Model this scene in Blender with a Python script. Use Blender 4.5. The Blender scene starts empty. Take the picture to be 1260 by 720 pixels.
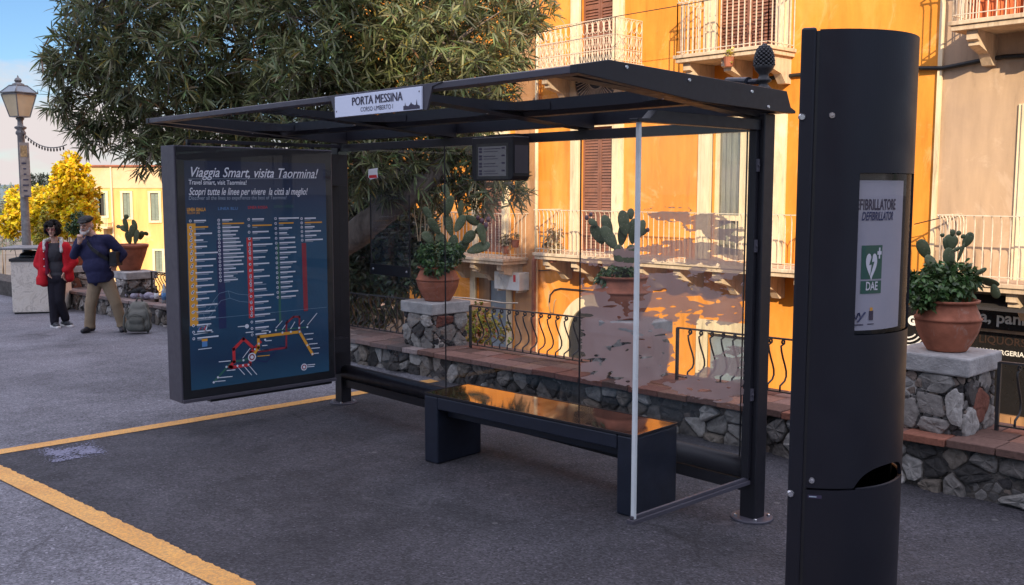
import bpy, bmesh, math, random
import numpy as np
from math import sin, cos, pi, radians, sqrt, atan2
from mathutils import Vector, Matrix, noise as mnoise
rng = random.Random(7); nrg = np.random.default_rng(11)
scene = bpy.context.scene; COL = scene.collection

# ------------------------------------------------------------------ camera
CF, YAW, PITCH, ROLL = 1.218542, 2.394167, -0.103188, 0.0007
CAM = Vector((7.473975, -4.856296, 1.912469))
cy, sy, cp, sp = cos(YAW), sin(YAW), cos(PITCH), sin(PITCH)
FWD = Vector((cy*cp, sy*cp, sp)); R0 = Vector((sy, -cy, 0)); U0 = R0.cross(FWD)
RGT = cos(ROLL)*R0 + sin(ROLL)*U0; UPV = -sin(ROLL)*R0 + cos(ROLL)*U0
cam = bpy.data.cameras.new('camera'); camo = bpy.data.objects.new('camera', cam); COL.objects.link(camo)
cam.sensor_fit = 'HORIZONTAL'; cam.sensor_width = 36; cam.lens = CF*1000/1260*36
cam.clip_start = .05; cam.clip_end = 3000
M = Matrix.Identity(4)
for i in range(3): M[i][0] = RGT[i]; M[i][1] = UPV[i]; M[i][2] = -FWD[i]; M[i][3] = CAM[i]
camo.matrix_world = M; scene.camera = camo

# ------------------------------------------------------------------ world, sun, exposure
SUNV = Vector((1, -1, .6)).normalized()
EXPOSURE = 1.22
SKY_STRENGTH = 0.05
SUN_STRENGTH = 2.9
w = bpy.data.worlds.new('World'); scene.world = w; w.use_nodes = True
nt = w.node_tree; nt.nodes.clear()
out = nt.nodes.new('ShaderNodeOutputWorld'); bg = nt.nodes.new('ShaderNodeBackground')
sky = nt.nodes.new('ShaderNodeTexSky'); sky.sky_type = 'NISHITA'; sky.sun_disc = False
sky.sun_elevation = math.asin(SUNV.z); sky.sun_rotation = atan2(SUNV.x, SUNV.y)
sky.air_density = 1.0; sky.dust_density = .15; sky.ozone_density = 1.5
tc = nt.nodes.new('ShaderNodeTexCoord'); mp = nt.nodes.new('ShaderNodeMapping'); mp.inputs['Scale'].default_value = (1.6, 1.6, 4.2)
mp.inputs['Location'].default_value = (.35, .1, .0)
nz = nt.nodes.new('ShaderNodeTexNoise'); nz.inputs['Scale'].default_value = 2.9; nz.inputs['Detail'].default_value = 7; nz.inputs['Roughness'].default_value = .55
sx = nt.nodes.new('ShaderNodeSeparateXYZ')
mr = nt.nodes.new('ShaderNodeMapRange'); mr.inputs[1].default_value = .02; mr.inputs[2].default_value = .17; mr.inputs[3].default_value = .15; mr.inputs[4].default_value = -.12
ad = nt.nodes.new('ShaderNodeMath'); ad.operation = 'ADD'
cr = nt.nodes.new('ShaderNodeValToRGB'); cr.color_ramp.elements[0].position = .50; cr.color_ramp.elements[1].position = .62
mix = nt.nodes.new('ShaderNodeMixRGB'); mix.inputs[2].default_value = (7.2, 6.5, 6.4, 1)
L = nt.links.new
L(tc.outputs['Generated'], mp.inputs[0]); L(mp.outputs[0], nz.inputs['Vector']); L(tc.outputs['Generated'], sx.inputs[0])
L(sx.outputs['Z'], mr.inputs[0]); L(nz.outputs['Fac'], ad.inputs[0]); L(mr.outputs[0], ad.inputs[1]); L(ad.outputs[0], cr.inputs[0])
L(cr.outputs[0], mix.inputs[0]); tn = nt.nodes.new('ShaderNodeMixRGB'); tn.blend_type = 'MULTIPLY'; tn.inputs[0].default_value = 1; tn.inputs[2].default_value = (.66, .86, 1.12, 1); L(sky.outputs[0], tn.inputs[1]); L(tn.outputs[0], mix.inputs[1]); 
# broken bright cloud deck added overhead, unseen, to fill the shade; clear towards horizon
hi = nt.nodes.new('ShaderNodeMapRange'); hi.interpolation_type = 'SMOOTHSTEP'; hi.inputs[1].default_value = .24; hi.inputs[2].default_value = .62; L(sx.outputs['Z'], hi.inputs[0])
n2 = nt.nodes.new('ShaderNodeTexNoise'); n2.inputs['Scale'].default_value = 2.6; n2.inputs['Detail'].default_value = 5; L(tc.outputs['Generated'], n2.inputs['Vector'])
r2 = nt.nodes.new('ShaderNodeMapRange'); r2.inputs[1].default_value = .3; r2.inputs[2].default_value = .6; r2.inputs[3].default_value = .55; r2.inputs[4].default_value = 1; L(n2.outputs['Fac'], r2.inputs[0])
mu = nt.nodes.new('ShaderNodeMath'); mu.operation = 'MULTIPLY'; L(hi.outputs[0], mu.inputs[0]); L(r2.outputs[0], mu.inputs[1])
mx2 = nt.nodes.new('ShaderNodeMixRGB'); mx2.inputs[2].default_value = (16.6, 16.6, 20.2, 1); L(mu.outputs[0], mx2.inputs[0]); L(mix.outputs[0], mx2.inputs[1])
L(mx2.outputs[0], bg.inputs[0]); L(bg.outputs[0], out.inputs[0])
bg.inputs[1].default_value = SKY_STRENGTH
sl = bpy.data.lights.new('sun', 'SUN'); sl.energy = SUN_STRENGTH; sl.angle = radians(.5); sl.color = (1, .82, .58)
so = bpy.data.objects.new('sun', sl); COL.objects.link(so)
so.rotation_euler = SUNV.to_track_quat('Z', 'Y').to_euler(); so.location = (20, -20, 20)
vs = scene.view_settings; vs.view_transform = 'Standard'; vs.look = 'None'; vs.gamma = 1; vs.exposure = EXPOSURE; vs.use_curve_mapping = False
scene.cycles.max_bounces = 8; scene.cycles.transparent_max_bounces = 24; scene.cycles.caustics_reflective = False; scene.cycles.caustics_refractive = False

# ------------------------------------------------------------------ pixel helpers (photo is 1260x720)
def ray(px, py): return RGT*((px-630)/(CF*1000)) + UPV*((360-py)/(CF*1000)) + FWD
def onY(px, py, Y): d = ray(px, py); return CAM + d*((Y-CAM.y)/d.y)
def onX(px, py, X): d = ray(px, py); return CAM + d*((X-CAM.x)/d.x)
def onZ(px, py, Z): d = ray(px, py); return CAM + d*((Z-CAM.z)/d.z)
def atd(px, py, dep): return CAM + ray(px, py)*dep
SL = .02
def gz(x): return SL*(x+.6) if x < -.6 else 0.0
def ongnd(px, py):
    d = ray(px, py); t = -CAM.z/d.z
    for _ in range(30):
        p = CAM + d*t; t += (gz(p.x)-p.z)/d.z
    return CAM + d*t

# ------------------------------------------------------------------ materials
def rgb(h):  # sRGB 0-255 triple -> linear
    f = lambda v: v/12.92 if v <= .04045 else ((v+.055)/1.055)**2.4
    return tuple(f(v/255) for v in h)
class N:
    """tiny node-tree helper"""
    def __init__(s, name):
        s.m = bpy.data.materials.new(name); s.m.use_nodes = True; s.t = s.m.node_tree; s.b = s.t.nodes['Principled BSDF']; s.o = s.t.nodes['Material Output']
        s.c = None
    def n(s, ty, **kw):
        x = s.t.nodes.new(ty)
        for k, v in kw.items():
            if hasattr(x, k) and not k[0].isupper(): setattr(x, k, v)
            else: x.inputs[k.replace('_', ' ')].default_value = v
        return x
    def l(s, a, b): s.t.links.new(a, b)
    def coord(s, scale=(1, 1, 1)):
        c = s.n('ShaderNodeTexCoord'); m = s.n('ShaderNodeMapping'); m.inputs['Scale'].default_value = scale; s.l(c.outputs['Object'], m.inputs[0]); return m.outputs[0]
    def noise(s, sc, det=4, rough=.55, scale=(1, 1, 1), dist=0):
        x = s.n('ShaderNodeTexNoise'); x.inputs['Scale'].default_value = sc; x.inputs['Detail'].default_value = det; x.inputs['Roughness'].default_value = rough; x.inputs['Distortion'].default_value = dist
        s.l(s.coord(scale), x.inputs['Vector']); return x.outputs['Fac']
    def ramp(s, f, stops):
        r = s.n('ShaderNodeValToRGB'); e = r.color_ramp.elements
        while len(e) < len(stops): e.new(.5)
        for i, (p, c) in enumerate(stops):
            e[i].position = p; e[i].color = (c[0], c[1], c[2], 1) if hasattr(c, '__len__') else (c, c, c, 1)
        s.l(f, r.inputs[0]); return r.outputs[0]
    def mix(s, f, a, b, mode='MIX'):
        x = s.n('ShaderNodeMixRGB'); x.blend_type = mode
        for i, v in ((0, f), (1, a), (2, b)):
            if hasattr(v, 'is_linked'): s.l(v, x.inputs[i])
            elif i == 0: x.inputs[0].default_value = v
            else: x.inputs[i].default_value = (*v[:3], 1)
        return x.outputs[0]
    def bump(s, f, strength=.3, dist=.01):
        x = s.n('ShaderNodeBump'); x.inputs['Strength'].default_value = strength; x.inputs['Distance'].default_value = dist; s.l(f, x.inputs['Height']); s.l(x.outputs[0], s.b.inputs['Normal'])
    def col(s, v):
        if hasattr(v, 'is_linked'): s.l(v, s.b.inputs['Base Color'])
        else: s.b.inputs['Base Color'].default_value = (*v[:3], 1)
    def set(s, **kw):
        for k, v in kw.items():
            i = s.b.inputs[k.replace('_', ' ')]
            if hasattr(v, 'is_linked'): s.l(v, i)
            else: i.default_value = v
def plain(name, c, rough=.5, metal=0, var=.12, sc=6, bump=0, bsc=60, spec=.5, scale=(1, 1, 1), bdist=.004, wear=None):
    k = N(name); f = k.noise(sc, 5, .6, scale)
    a = tuple(max(0, v*(1-var)) for v in c); b = tuple(v*(1+var) for v in c)
    col = k.ramp(f, [(.3, a), (.7, b)])
    if wear: col = k.mix(k.ramp(k.noise(wear[1], 8, .75, (1, 1, wear[2]), .4), [(wear[3], 0), (wear[3]+.07, 1)]), col, wear[0])
    k.col(col)
    k.set(Roughness=k.ramp(k.noise(sc*3, 4), [(.3, max(.02, rough*.85)), (.7, min(1, rough*1.15))]), Metallic=metal, Specular_IOR_Level=spec)
    if bump: k.bump(k.noise(bsc, 4, .6, scale), bump, bdist)
    return k.m
def attr_mat(name, rough=.8, var=.3, sc=40, bump=.5, bsc=70, spec=.3, transl=0, bdist=.006):
    """base colour read from the mesh's own 'Col' attribute (one colour per stone / brick / leaf)"""
    k = N(name); a = k.n('ShaderNodeAttribute', attribute_name='Col')
    f = k.ramp(k.noise(sc, 6, .65), [(.25, 1-var), (.75, 1+var)])
    c = k.mix(1, a.outputs['Color'], f, 'MULTIPLY'); k.col(c); k.set(Roughness=rough, Specular_IOR_Level=spec)
    if bump: k.bump(k.noise(bsc, 6, .65), bump, bdist)
    if transl:
        t = k.n('ShaderNodeBsdfTranslucent'); k.l(c, t.inputs[0]); mx = k.n('ShaderNodeMixShader'); mx.inputs[0].default_value = transl
        k.l(k.b.outputs[0], mx.inputs[1]); k.l(t.outputs[0], mx.inputs[2]); k.l(mx.outputs[0], k.o.inputs[0])
    return k.m
def glass_mat(name, tint=(.95, .97, .97), rough=.0, ior=1.5, dirt=.04, boost=1.0, dsc=5):
    """sheet glass: straight-through transparency with a Fresnel reflection and a little dust"""
    k = N(name); k.t.nodes.remove(k.b)
    tr = k.n('ShaderNodeBsdfTransparent'); tr.inputs[0].default_value = (*tint, 1)
    gl = k.n('ShaderNodeBsdfGlossy'); gl.inputs['Roughness'].default_value = rough; gl.inputs[0].default_value = (1, 1, 1, 1)
    ge = k.n('ShaderNodeNewGeometry'); dt = k.n('ShaderNodeVectorMath', operation='DOT_PRODUCT'); k.l(ge.outputs['Normal'], dt.inputs[0]); k.l(ge.outputs['Incoming'], dt.inputs[1])
    ab = k.n('ShaderNodeMath', operation='ABSOLUTE'); k.l(dt.outputs['Value'], ab.inputs[0]); om = k.n('ShaderNodeMath', operation='SUBTRACT'); om.inputs[0].default_value = 1; k.l(ab.outputs[0], om.inputs[1])
    pw = k.n('ShaderNodeMath', operation='POWER'); pw.inputs[1].default_value = 5; k.l(om.outputs[0], pw.inputs[0])
    mu = k.n('ShaderNodeMath', operation='MULTIPLY_ADD', use_clamp=True); mu.inputs[1].default_value = .9*boost; mu.inputs[2].default_value = .07*boost; k.l(pw.outputs[0], mu.inputs[0])
    df = k.n('ShaderNodeBsdfDiffuse'); df.inputs[0].default_value = (.35, .36, .38, 1)
    m1 = k.n('ShaderNodeMixShader'); k.l(k.ramp(k.noise(dsc, 6, .7, (1, 1, .5)), [(.42, 0.15*dirt), (.75, dirt)]), m1.inputs[0]); k.l(tr.outputs[0], m1.inputs[1]); k.l(df.outputs[0], m1.inputs[2])
    m2 = k.n('ShaderNodeMixShader'); k.l(mu.outputs[0], m2.inputs[0]); k.l(m1.outputs[0], m2.inputs[1]); k.l(gl.outputs[0], m2.inputs[2])
    k.l(m2.outputs[0], k.o.inputs[0]); return k.m

MT = {}
MT['shelter'] = plain('dark_grey_powder_coat', (.012, .0115, .0155), .42, 0, .12, 8, .12, 400, .32, bdist=.0006, wear=((.03, .029, .033), 26, .5, .70))
MT['case'] = plain('mid_grey_powder_coat', (.062, .058, .072), .48, 0, .08, 5, .1, 400, .3, bdist=.0006)
MT['black'] = plain('black_paint', (.012, .012, .014), .35)
MT['bench'] = plain('bench_blue_grey_coat', (.012, .0155, .027), .4, 0, .2, 9, .1, 300, .35, bdist=.0006, wear=((.06, .065, .075), 22, .7, .665))
MT['totem'] = plain('totem_coat', (.0095, .0095, .0145), .42, 0, .10, 3, .12, 500, .28, bdist=.0005, wear=((.035, .034, .040), 30, .15, .70))
MT['steel'] = plain('brushed_steel', (.55, .55, .56), .28, 1, .1, 20)
MT['glass'] = glass_mat('clear_glass', boost=.42, dirt=.022)
MT['roofglass'] = glass_mat('roof_glass', (.84, .85, .87), boost=.24, dirt=.06, dsc=3)
MT['winglass'] = glass_mat('window_glass', (.55, .6, .62), boost=1.6, dirt=.25)
MT['edge'] = plain('glass_edge_strip', (.62, .66, .66), .3)
MT['white'] = plain('white_paint', (.72, .72, .73), .5, 0, .05)
MT['signwhite'] = plain('sign_face', (.62, .66, .78), .4, 0, .03)
MT['ink'] = plain('dark_ink', (.03, .022, .05), .5)
MT['iron'] = plain('black_wrought_iron', (.02, .02, .022), .5, .0, .3, 30, .4, 90, bdist=.002)
MT['rust'] = plain('rust_red', (.25, .09, .05), .8)
MT['stone'] = attr_mat('rubble_stone', .92, .40, 24, .8, 55, .2, bdist=.010)
MT['brick'] = attr_mat('brick_coping', .88, .35, 30, .7, 80, .25, bdist=.006)
MT['leaf'] = attr_mat('leaf', .42, .12, 9, 0, 1, .5, .3)
MT['mortar'] = plain('dark_mortar', (.085, .076, .068), .95, 0, .4, 14, .9, 40, .2, bdist=.02)
MT['capstone'] = plain('grey_cap_stone', (.33, .32, .31), .9, 0, .30, 7, .8, 60, .25, bdist=.008)
MT['bark'] = plain('bark', (.17, .135, .11), .9, 0, .5, 9, 1.0, 14, .2, (1, 1, .25), .03)
MT['terracotta'] = plain('terracotta', (.30, .105, .060), .8, 0, .36, 6, .45, 60, .25, wear=((.33, .20, .15), 9, .25, .60))
k = N('cactus_skin'); vo = k.n('ShaderNodeTexVoronoi'); vo.inputs['Scale'].default_value = 42; k.l(k.coord(), vo.inputs['Vector']); cc = k.ramp(k.noise(9, 6, .65), [(.3, (.045, .062, .030)), (.55, (.085, .105, .05)), (.75, (.13, .135, .07))])
cc = k.mix(k.ramp(k.noise(16, 6, .7), [(.64, 0), (.72, .7)]), cc, (.20, .17, .11)); k.col(k.mix(k.ramp(vo.outputs['Distance'], [(.10, .8), (.22, 0)]), cc, (.24, .22, .15))); k.set(Roughness=.65, Specular_IOR_Level=.3); k.bump(k.mix(.5, vo.outputs['Distance'], k.noise(30, 4)), .5, .006); MT['cactus'] = k.m
MT['soil'] = plain('soil', (.03, .022, .016), 1)
MT['plastwhite'] = plain('white_plastic', (.66, .64, .60), .45, 0, .08)
MT['skin'] = plain('skin', (.56, .33, .245), .5, 0, .1, 20)
# ------------------------------------------------------------------ mesh builder
class MB:
    def __init__(s): s.v = []; s.f = []; s.mi = []; s.col = []; s.cur = 0; s.c = (1, 1, 1); s.sm = []; s.smooth = False
    def add(s, vs, fs):
        o = len(s.v); s.v += [tuple(v) for v in vs]
        for f in fs: s.f.append(tuple(i+o for i in f)); s.mi.append(s.cur); s.col.append(s.c); s.sm.append(s.smooth)
        return s
    def box(s, x0, x1, y0, y1, z0, z1, sh=0):
        v = [(x, y, z+sh*x) for x in (x0, x1) for y in (y0, y1) for z in (z0, z1)]
        return s.add(v, [(0, 1, 3, 2), (4, 6, 7, 5), (0, 4, 5, 1), (2, 3, 7, 6), (0, 2, 6, 4), (1, 5, 7, 3)])
    def obox(s, c, ax, ay, az):
        c, ax, ay, az = map(Vector, (c, ax, ay, az))
        v = [c+ax*a+ay*b+az*d for a in (-1, 1) for b in (-1, 1) for d in (-1, 1)]
        return s.add(v, [(0, 1, 3, 2), (4, 6, 7, 5), (0, 4, 5, 1), (2, 3, 7, 6), (0, 2, 6, 4), (1, 5, 7, 3)])
    def bar(s, p, q, w, h=None, up=(0, 0, 1)):
        p, q = Vector(p), Vector(q); d = q-p; h = h or w; a = d.normalized(); u = Vector(up)
        if abs(a.dot(u)) > .98: u = Vector((0, 1, 0))
        sd = a.cross(u).normalized(); u = sd.cross(a)
        return s.obox((p+q)/2, d/2, sd*(w/2), u*(h/2))
    def prism(s, poly, ax, d0, d1):
        """poly: 2D points; ax: axis they are extruded along ('x': (y,z), 'y': (x,z), 'z': (x,y))"""
        mk = {'x': lambda p, d: (d, p[0], p[1]), 'y': lambda p, d: (p[0], d, p[1]), 'z': lambda p, d: (p[0], p[1], d)}[ax]
        n = len(poly); v = [mk(p, d0) for p in poly]+[mk(p, d1) for p in poly]
        f = [tuple(range(n))[::-1], tuple(range(n, 2*n))]+[(i, (i+1) % n, n+(i+1) % n, n+i) for i in range(n)]
        return s.add(v, f)
    def tube(s, pts, r, n=8, cap=True):
        pts = [Vector(p) for p in pts]; m = len(pts); rr = r if hasattr(r, '__len__') else [r]*m
        vs = []; u = None
        for i, p in enumerate(pts):
            t = (pts[min(i+1, m-1)]-pts[max(i-1, 0)]).normalized()
            if u is None:
                a = Vector((0, 0, 1)) if abs(t.z) < .9 else Vector((1, 0, 0)); u = (a-t*a.dot(t)).normalized()
            else: u = (u-t*u.dot(t)).normalized()
            b = t.cross(u)
            vs += [p+(u*cos(2*pi*k/n)+b*sin(2*pi*k/n))*rr[i] for k in range(n)]
        fs = [(i*n+k, i*n+(k+1) % n, (i+1)*n+(k+1) % n, (i+1)*n+k) for i in range(m-1) for k in range(n)]
        if cap: fs += [tuple(range(n))[::-1], tuple(range((m-1)*n, m*n))]
        return s.add(vs, fs)
    def lathe(s, prof, c=(0, 0, 0), n=28):
        c = Vector(c); vs = []
        for r, z in prof: vs += [c+Vector((r*cos(2*pi*k/n), r*sin(2*pi*k/n), z)) for k in range(n)]
        fs = [(i*n+k, i*n+(k+1) % n, (i+1)*n+(k+1) % n, (i+1)*n+k) for i in range(len(prof)-1) for k in range(n)]
        fs += [tuple(range(n))[::-1], tuple(range((len(prof)-1)*n, len(prof)*n))]
        return s.add(vs, fs)
    def ell(s, c, r, nu=14, nv=9, rot=None):
        c = Vector(c); vs = []; R = rot or Matrix.Identity(3); r = r if hasattr(r, '__len__') else (r, r, r)
        for i in range(1, nv):
            th = pi*i/nv
            for k in range(nu): vs.append(c+R @ Vector((r[0]*sin(th)*cos(2*pi*k/nu), r[1]*sin(th)*sin(2*pi*k/nu), r[2]*cos(th))))
        vs += [c+R @ Vector((0, 0, r[2])), c+R @ Vector((0, 0, -r[2]))]; a = len(vs)-2
        fs = [(i*nu+k, (i+1)*nu+k, (i+1)*nu+(k+1) % nu, i*nu+(k+1) % nu) for i in range(nv-2) for k in range(nu)]
        fs += [(a, k, (k+1) % nu) for k in range(nu)]+[(a+1, (nv-2)*nu+(k+1) % nu, (nv-2)*nu+k) for k in range(nu)]
        return s.add(vs, fs)
    def cap(s, p, q, r0, r1, n=12):
        """tapered capsule (closed pieces that overlap; meant for a remesh)"""
        s.tube([p, q], [r0, r1], n); s.ell(p, r0, n, 8); return s.ell(q, r1, n, 8)
    def text(s, txt, size, mat4, align='CENTER', shear=0, bold=0, sx=1.0, ext=0.0):
        cu = bpy.data.curves.new('t', 'FONT'); cu.body = txt; cu.size = size; cu.align_x = align; cu.shear = shear; cu.offset = bold; cu.resolution_u = 3; cu.extrude = ext
        o = bpy.data.objects.new('t', cu); COL.objects.link(o); dg = bpy.context.evaluated_depsgraph_get(); dg.update()
        me = bpy.data.meshes.new_from_object(o.evaluated_get(dg))
        if callable(mat4): vs = [mat4(v.co.x*sx, v.co.y) for v in me.vertices]
        else: vs = [mat4 @ Vector((v.co.x*sx, v.co.y, v.co.z)) for v in me.vertices]
        s.add(vs, [tuple(p.vertices) for p in me.polygons])
        bpy.data.objects.remove(o); bpy.data.curves.remove(cu); bpy.data.meshes.remove(me); return s
    def build(s, name, mats, parent=None, off=None, bevel=0, smooth=None, sub=0, autos=None):
        me = bpy.data.meshes.new(name); vs = s.v
        if off is None and parent is not None: off = parent.get('_off')
        if off is not None: vs = [(v[0]-off[0], v[1]-off[1], v[2]-off[2]) for v in vs]
        me.from_pydata(vs, [], s.f)
        for m in (mats if isinstance(mats, (list, tuple)) else [mats]): me.materials.append(MT[m] if isinstance(m, str) else m)
        me.polygons.foreach_set('material_index', s.mi)
        sm = s.sm if smooth is None else [smooth]*len(s.f)
        me.polygons.foreach_set('use_smooth', sm)
        if any(c != (1, 1, 1) for c in s.col):
            a = me.color_attributes.new('Col', 'FLOAT_COLOR', 'CORNER'); arr = np.ones((len(me.loops), 4), np.float32); i = 0
            cnt = [len(f) for f in s.f]; cc = np.array(s.col, np.float32); arr[:, :3] = np.repeat(cc, cnt, axis=0); a.data.foreach_set('color', arr.ravel())
        me.update()
        o = bpy.data.objects.new(name, me); COL.objects.link(o)
        if parent is not None: o.parent = parent; o['_off'] = list(off) if off is not None else [0, 0, 0]
        elif off is not None: o.location = off; o['_off'] = list(off)
        if bevel:
            b = o.modifiers.new('bevel', 'BEVEL'); b.width = bevel; b.segments = 2; b.limit_method = 'ANGLE'; b.angle_limit = radians(40); b.harden_normals = False
        if sub: b = o.modifiers.new('sub', 'SUBSURF'); b.levels = sub; b.render_levels = sub
        return o
def thing(name, loc, label, cat, group=None, rz=0, local=False):
    o = bpy.data.objects.new(name, None); COL.objects.link(o); o.location = loc; o.rotation_euler = (0, 0, rz)
    o['label'] = label; o['category'] = cat; o['_off'] = [0, 0, 0] if local else list(loc); o.empty_display_size = .2
    if group: o['group'] = group
    return o
def tag(o, label, cat, group=None):
    o['label'] = label; o['category'] = cat
    if group: o['group'] = group
    return o
def struct(o, kind='structure'): o['kind'] = kind; return o
def solidify_mesh(o):
    """turn a modifier stack into plain mesh data"""
    dg = bpy.context.evaluated_depsgraph_get(); dg.update()
    me = bpy.data.meshes.new_from_object(o.evaluated_get(dg)); me.name = o.name; o.modifiers.clear(); old = o.data; o.data = me; bpy.data.meshes.remove(old); return o
def blob(mb, name, mat, parent, voxel=.012, it=4, fac=.5):
    """one continuous surface out of overlapping closed shapes"""
    o = mb.build(name, mat, parent)
    r = o.modifiers.new('r', 'REMESH'); r.mode = 'VOXEL'; r.voxel_size = voxel; r.use_smooth_shade = True
    if it: k = o.modifiers.new('s', 'SMOOTH'); k.factor = fac; k.iterations = it
    solidify_mesh(o)
    for p in o.data.polygons: p.use_smooth = True
    return o
def copy_tree(o, parent=None):
    c = o.copy(); COL.objects.link(c)
    if parent is not None: c.parent = parent
    for ch in list(o.children): copy_tree(ch, c)
    return c
X3, Y3, Z3 = Vector((1, 0, 0)), Vector((0, 1, 0)), Vector((0, 0, 1))
def frame(o, ex, ey, ez):
    m = Matrix.Identity(4)
    for i in range(3): m[i][0] = ex[i]; m[i][1] = ey[i]; m[i][2] = ez[i]; m[i][3] = o[i]
    return m
def front(x, y, z): return frame((x, y, z), (1, 0, 0), (0, 0, 1), (0, -1, 0))   # lettering that faces -Y
def clip_poly(poly, px, py, nx, ny):
    o = []
    for i in range(len(poly)):
        a, b = poly[i], poly[(i+1) % len(poly)]; da = (a[0]-px)*nx+(a[1]-py)*ny; db = (b[0]-px)*nx+(b[1]-py)*ny
        if da <= 0: o.append(a)
        if (da < 0 < db) or (db < 0 < da): t = da/(da-db); o.append((a[0]+(b[0]-a[0])*t, a[1]+(b[1]-a[1])*t))
    return o
def rubble(mb, O, eu, ev, en, W, H, cw, ch, tone, gap=.010, dep=.035, seed=1, keep=1):
    """irregular stones set proud of a mortar face: O corner, eu/ev in-plane unit axes, en outwards"""
    r = random.Random(seed); O, eu, ev, en = map(Vector, (O, eu, ev, en)); nu = max(1, round(W/cw)); nv = max(1, round(H/ch)); S = []
    for j in range(-1, nv+1):
        for i in range(-1, nu+1): S.append(((i+.5+(.5 if j % 2 else 0)*.8+r.uniform(-.38, .38))*W/nu, (j+.5+r.uniform(-.36, .36))*H/nv))
    for k, (a, b) in enumerate(S):
        if not (0 < a < W and 0 < b < H): continue
        p = [(0, 0), (W, 0), (W, H), (0, H)]
        for m, (c, d) in enumerate(S):
            if m == k or abs(c-a) > 3*cw or abs(d-b) > 3*ch: continue
            L_ = sqrt((c-a)**2+(d-b)**2)
            p = clip_poly(p, (a+c)/2-(c-a)/L_*gap, (b+d)/2-(d-b)/L_*gap, (c-a)/L_, (d-b)/L_)
            if len(p) < 3: break
        if len(p) < 3: continue
        if keep < 1 and r.random() > keep: continue
        q = []                                     # rough, slightly rounded outline
        for i in range(len(p)):
            A, B = p[i], p[(i+1) % len(p)]; el = sqrt((A[0]-B[0])**2+(A[1]-B[1])**2)
            for t in ((.12, .37, .63, .88) if el > .03 else (.5,)): q.append((A[0]+(B[0]-A[0])*t, A[1]+(B[1]-A[1])*t))
        cx = sum(v[0] for v in q)/len(q); cyy = sum(v[1] for v in q)/len(q); D = dep*r.uniform(.35, 1.4); n = len(q); vs = []; sd_ = r.uniform(0, 99); tx, ty = r.uniform(-.3, .3), r.uniform(-.3, .3)
        rings = ((1, -.004), (.985, .45*D), (.93, .85*D), (.72, D), (.40, D))
        for sc, dd in rings:
            for (x, y) in q:
                nn = mnoise.noise(Vector((x*22, y*22, sd_))); n3 = mnoise.noise(Vector((x*48, y*48, sd_+9)))
                sc2 = sc*(1+.035*nn+.02*n3); jj = (nn*.28+n3*.16)*D*(1 if dd > 0 else 0)+((x-cx)*tx+(y-cyy)*ty)*.35*(1 if dd > .5*D else 0)
                vs.append(O+eu*(cx+(x-cx)*sc2)+ev*(cyy+(y-cyy)*sc2)+en*(dd+jj))
        vs.append(O+eu*cx+ev*cyy+en*D*r.uniform(.85, 1.1)); K_ = len(rings)-1
        fs = [(l*n+i, l*n+(i+1) % n, (l+1)*n+(i+1) % n, (l+1)*n+i) for l in range(K_) for i in range(n)]+[(K_*n+i, K_*n+(i+1) % n, (K_+1)*n) for i in range(n)]
        g = r.choice(tone); h = r.uniform(.75, 1.2); mb.c = tuple(v*h for v in g); mb.add(vs, fs)
    mb.c = (1, 1, 1)
CHIP = [(.10, .094, .09), (.06, .056, .054), (.15, .14, .13), (.045, .042, .042), (.19, .15, .125)]
TONE = [(.27, .255, .235), (.34, .32, .295), (.19, .175, .16), (.07, .064, .06), (.12, .108, .098), (.23, .21, .19), (.05, .047, .045), (.17, .145, .12)]
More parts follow.
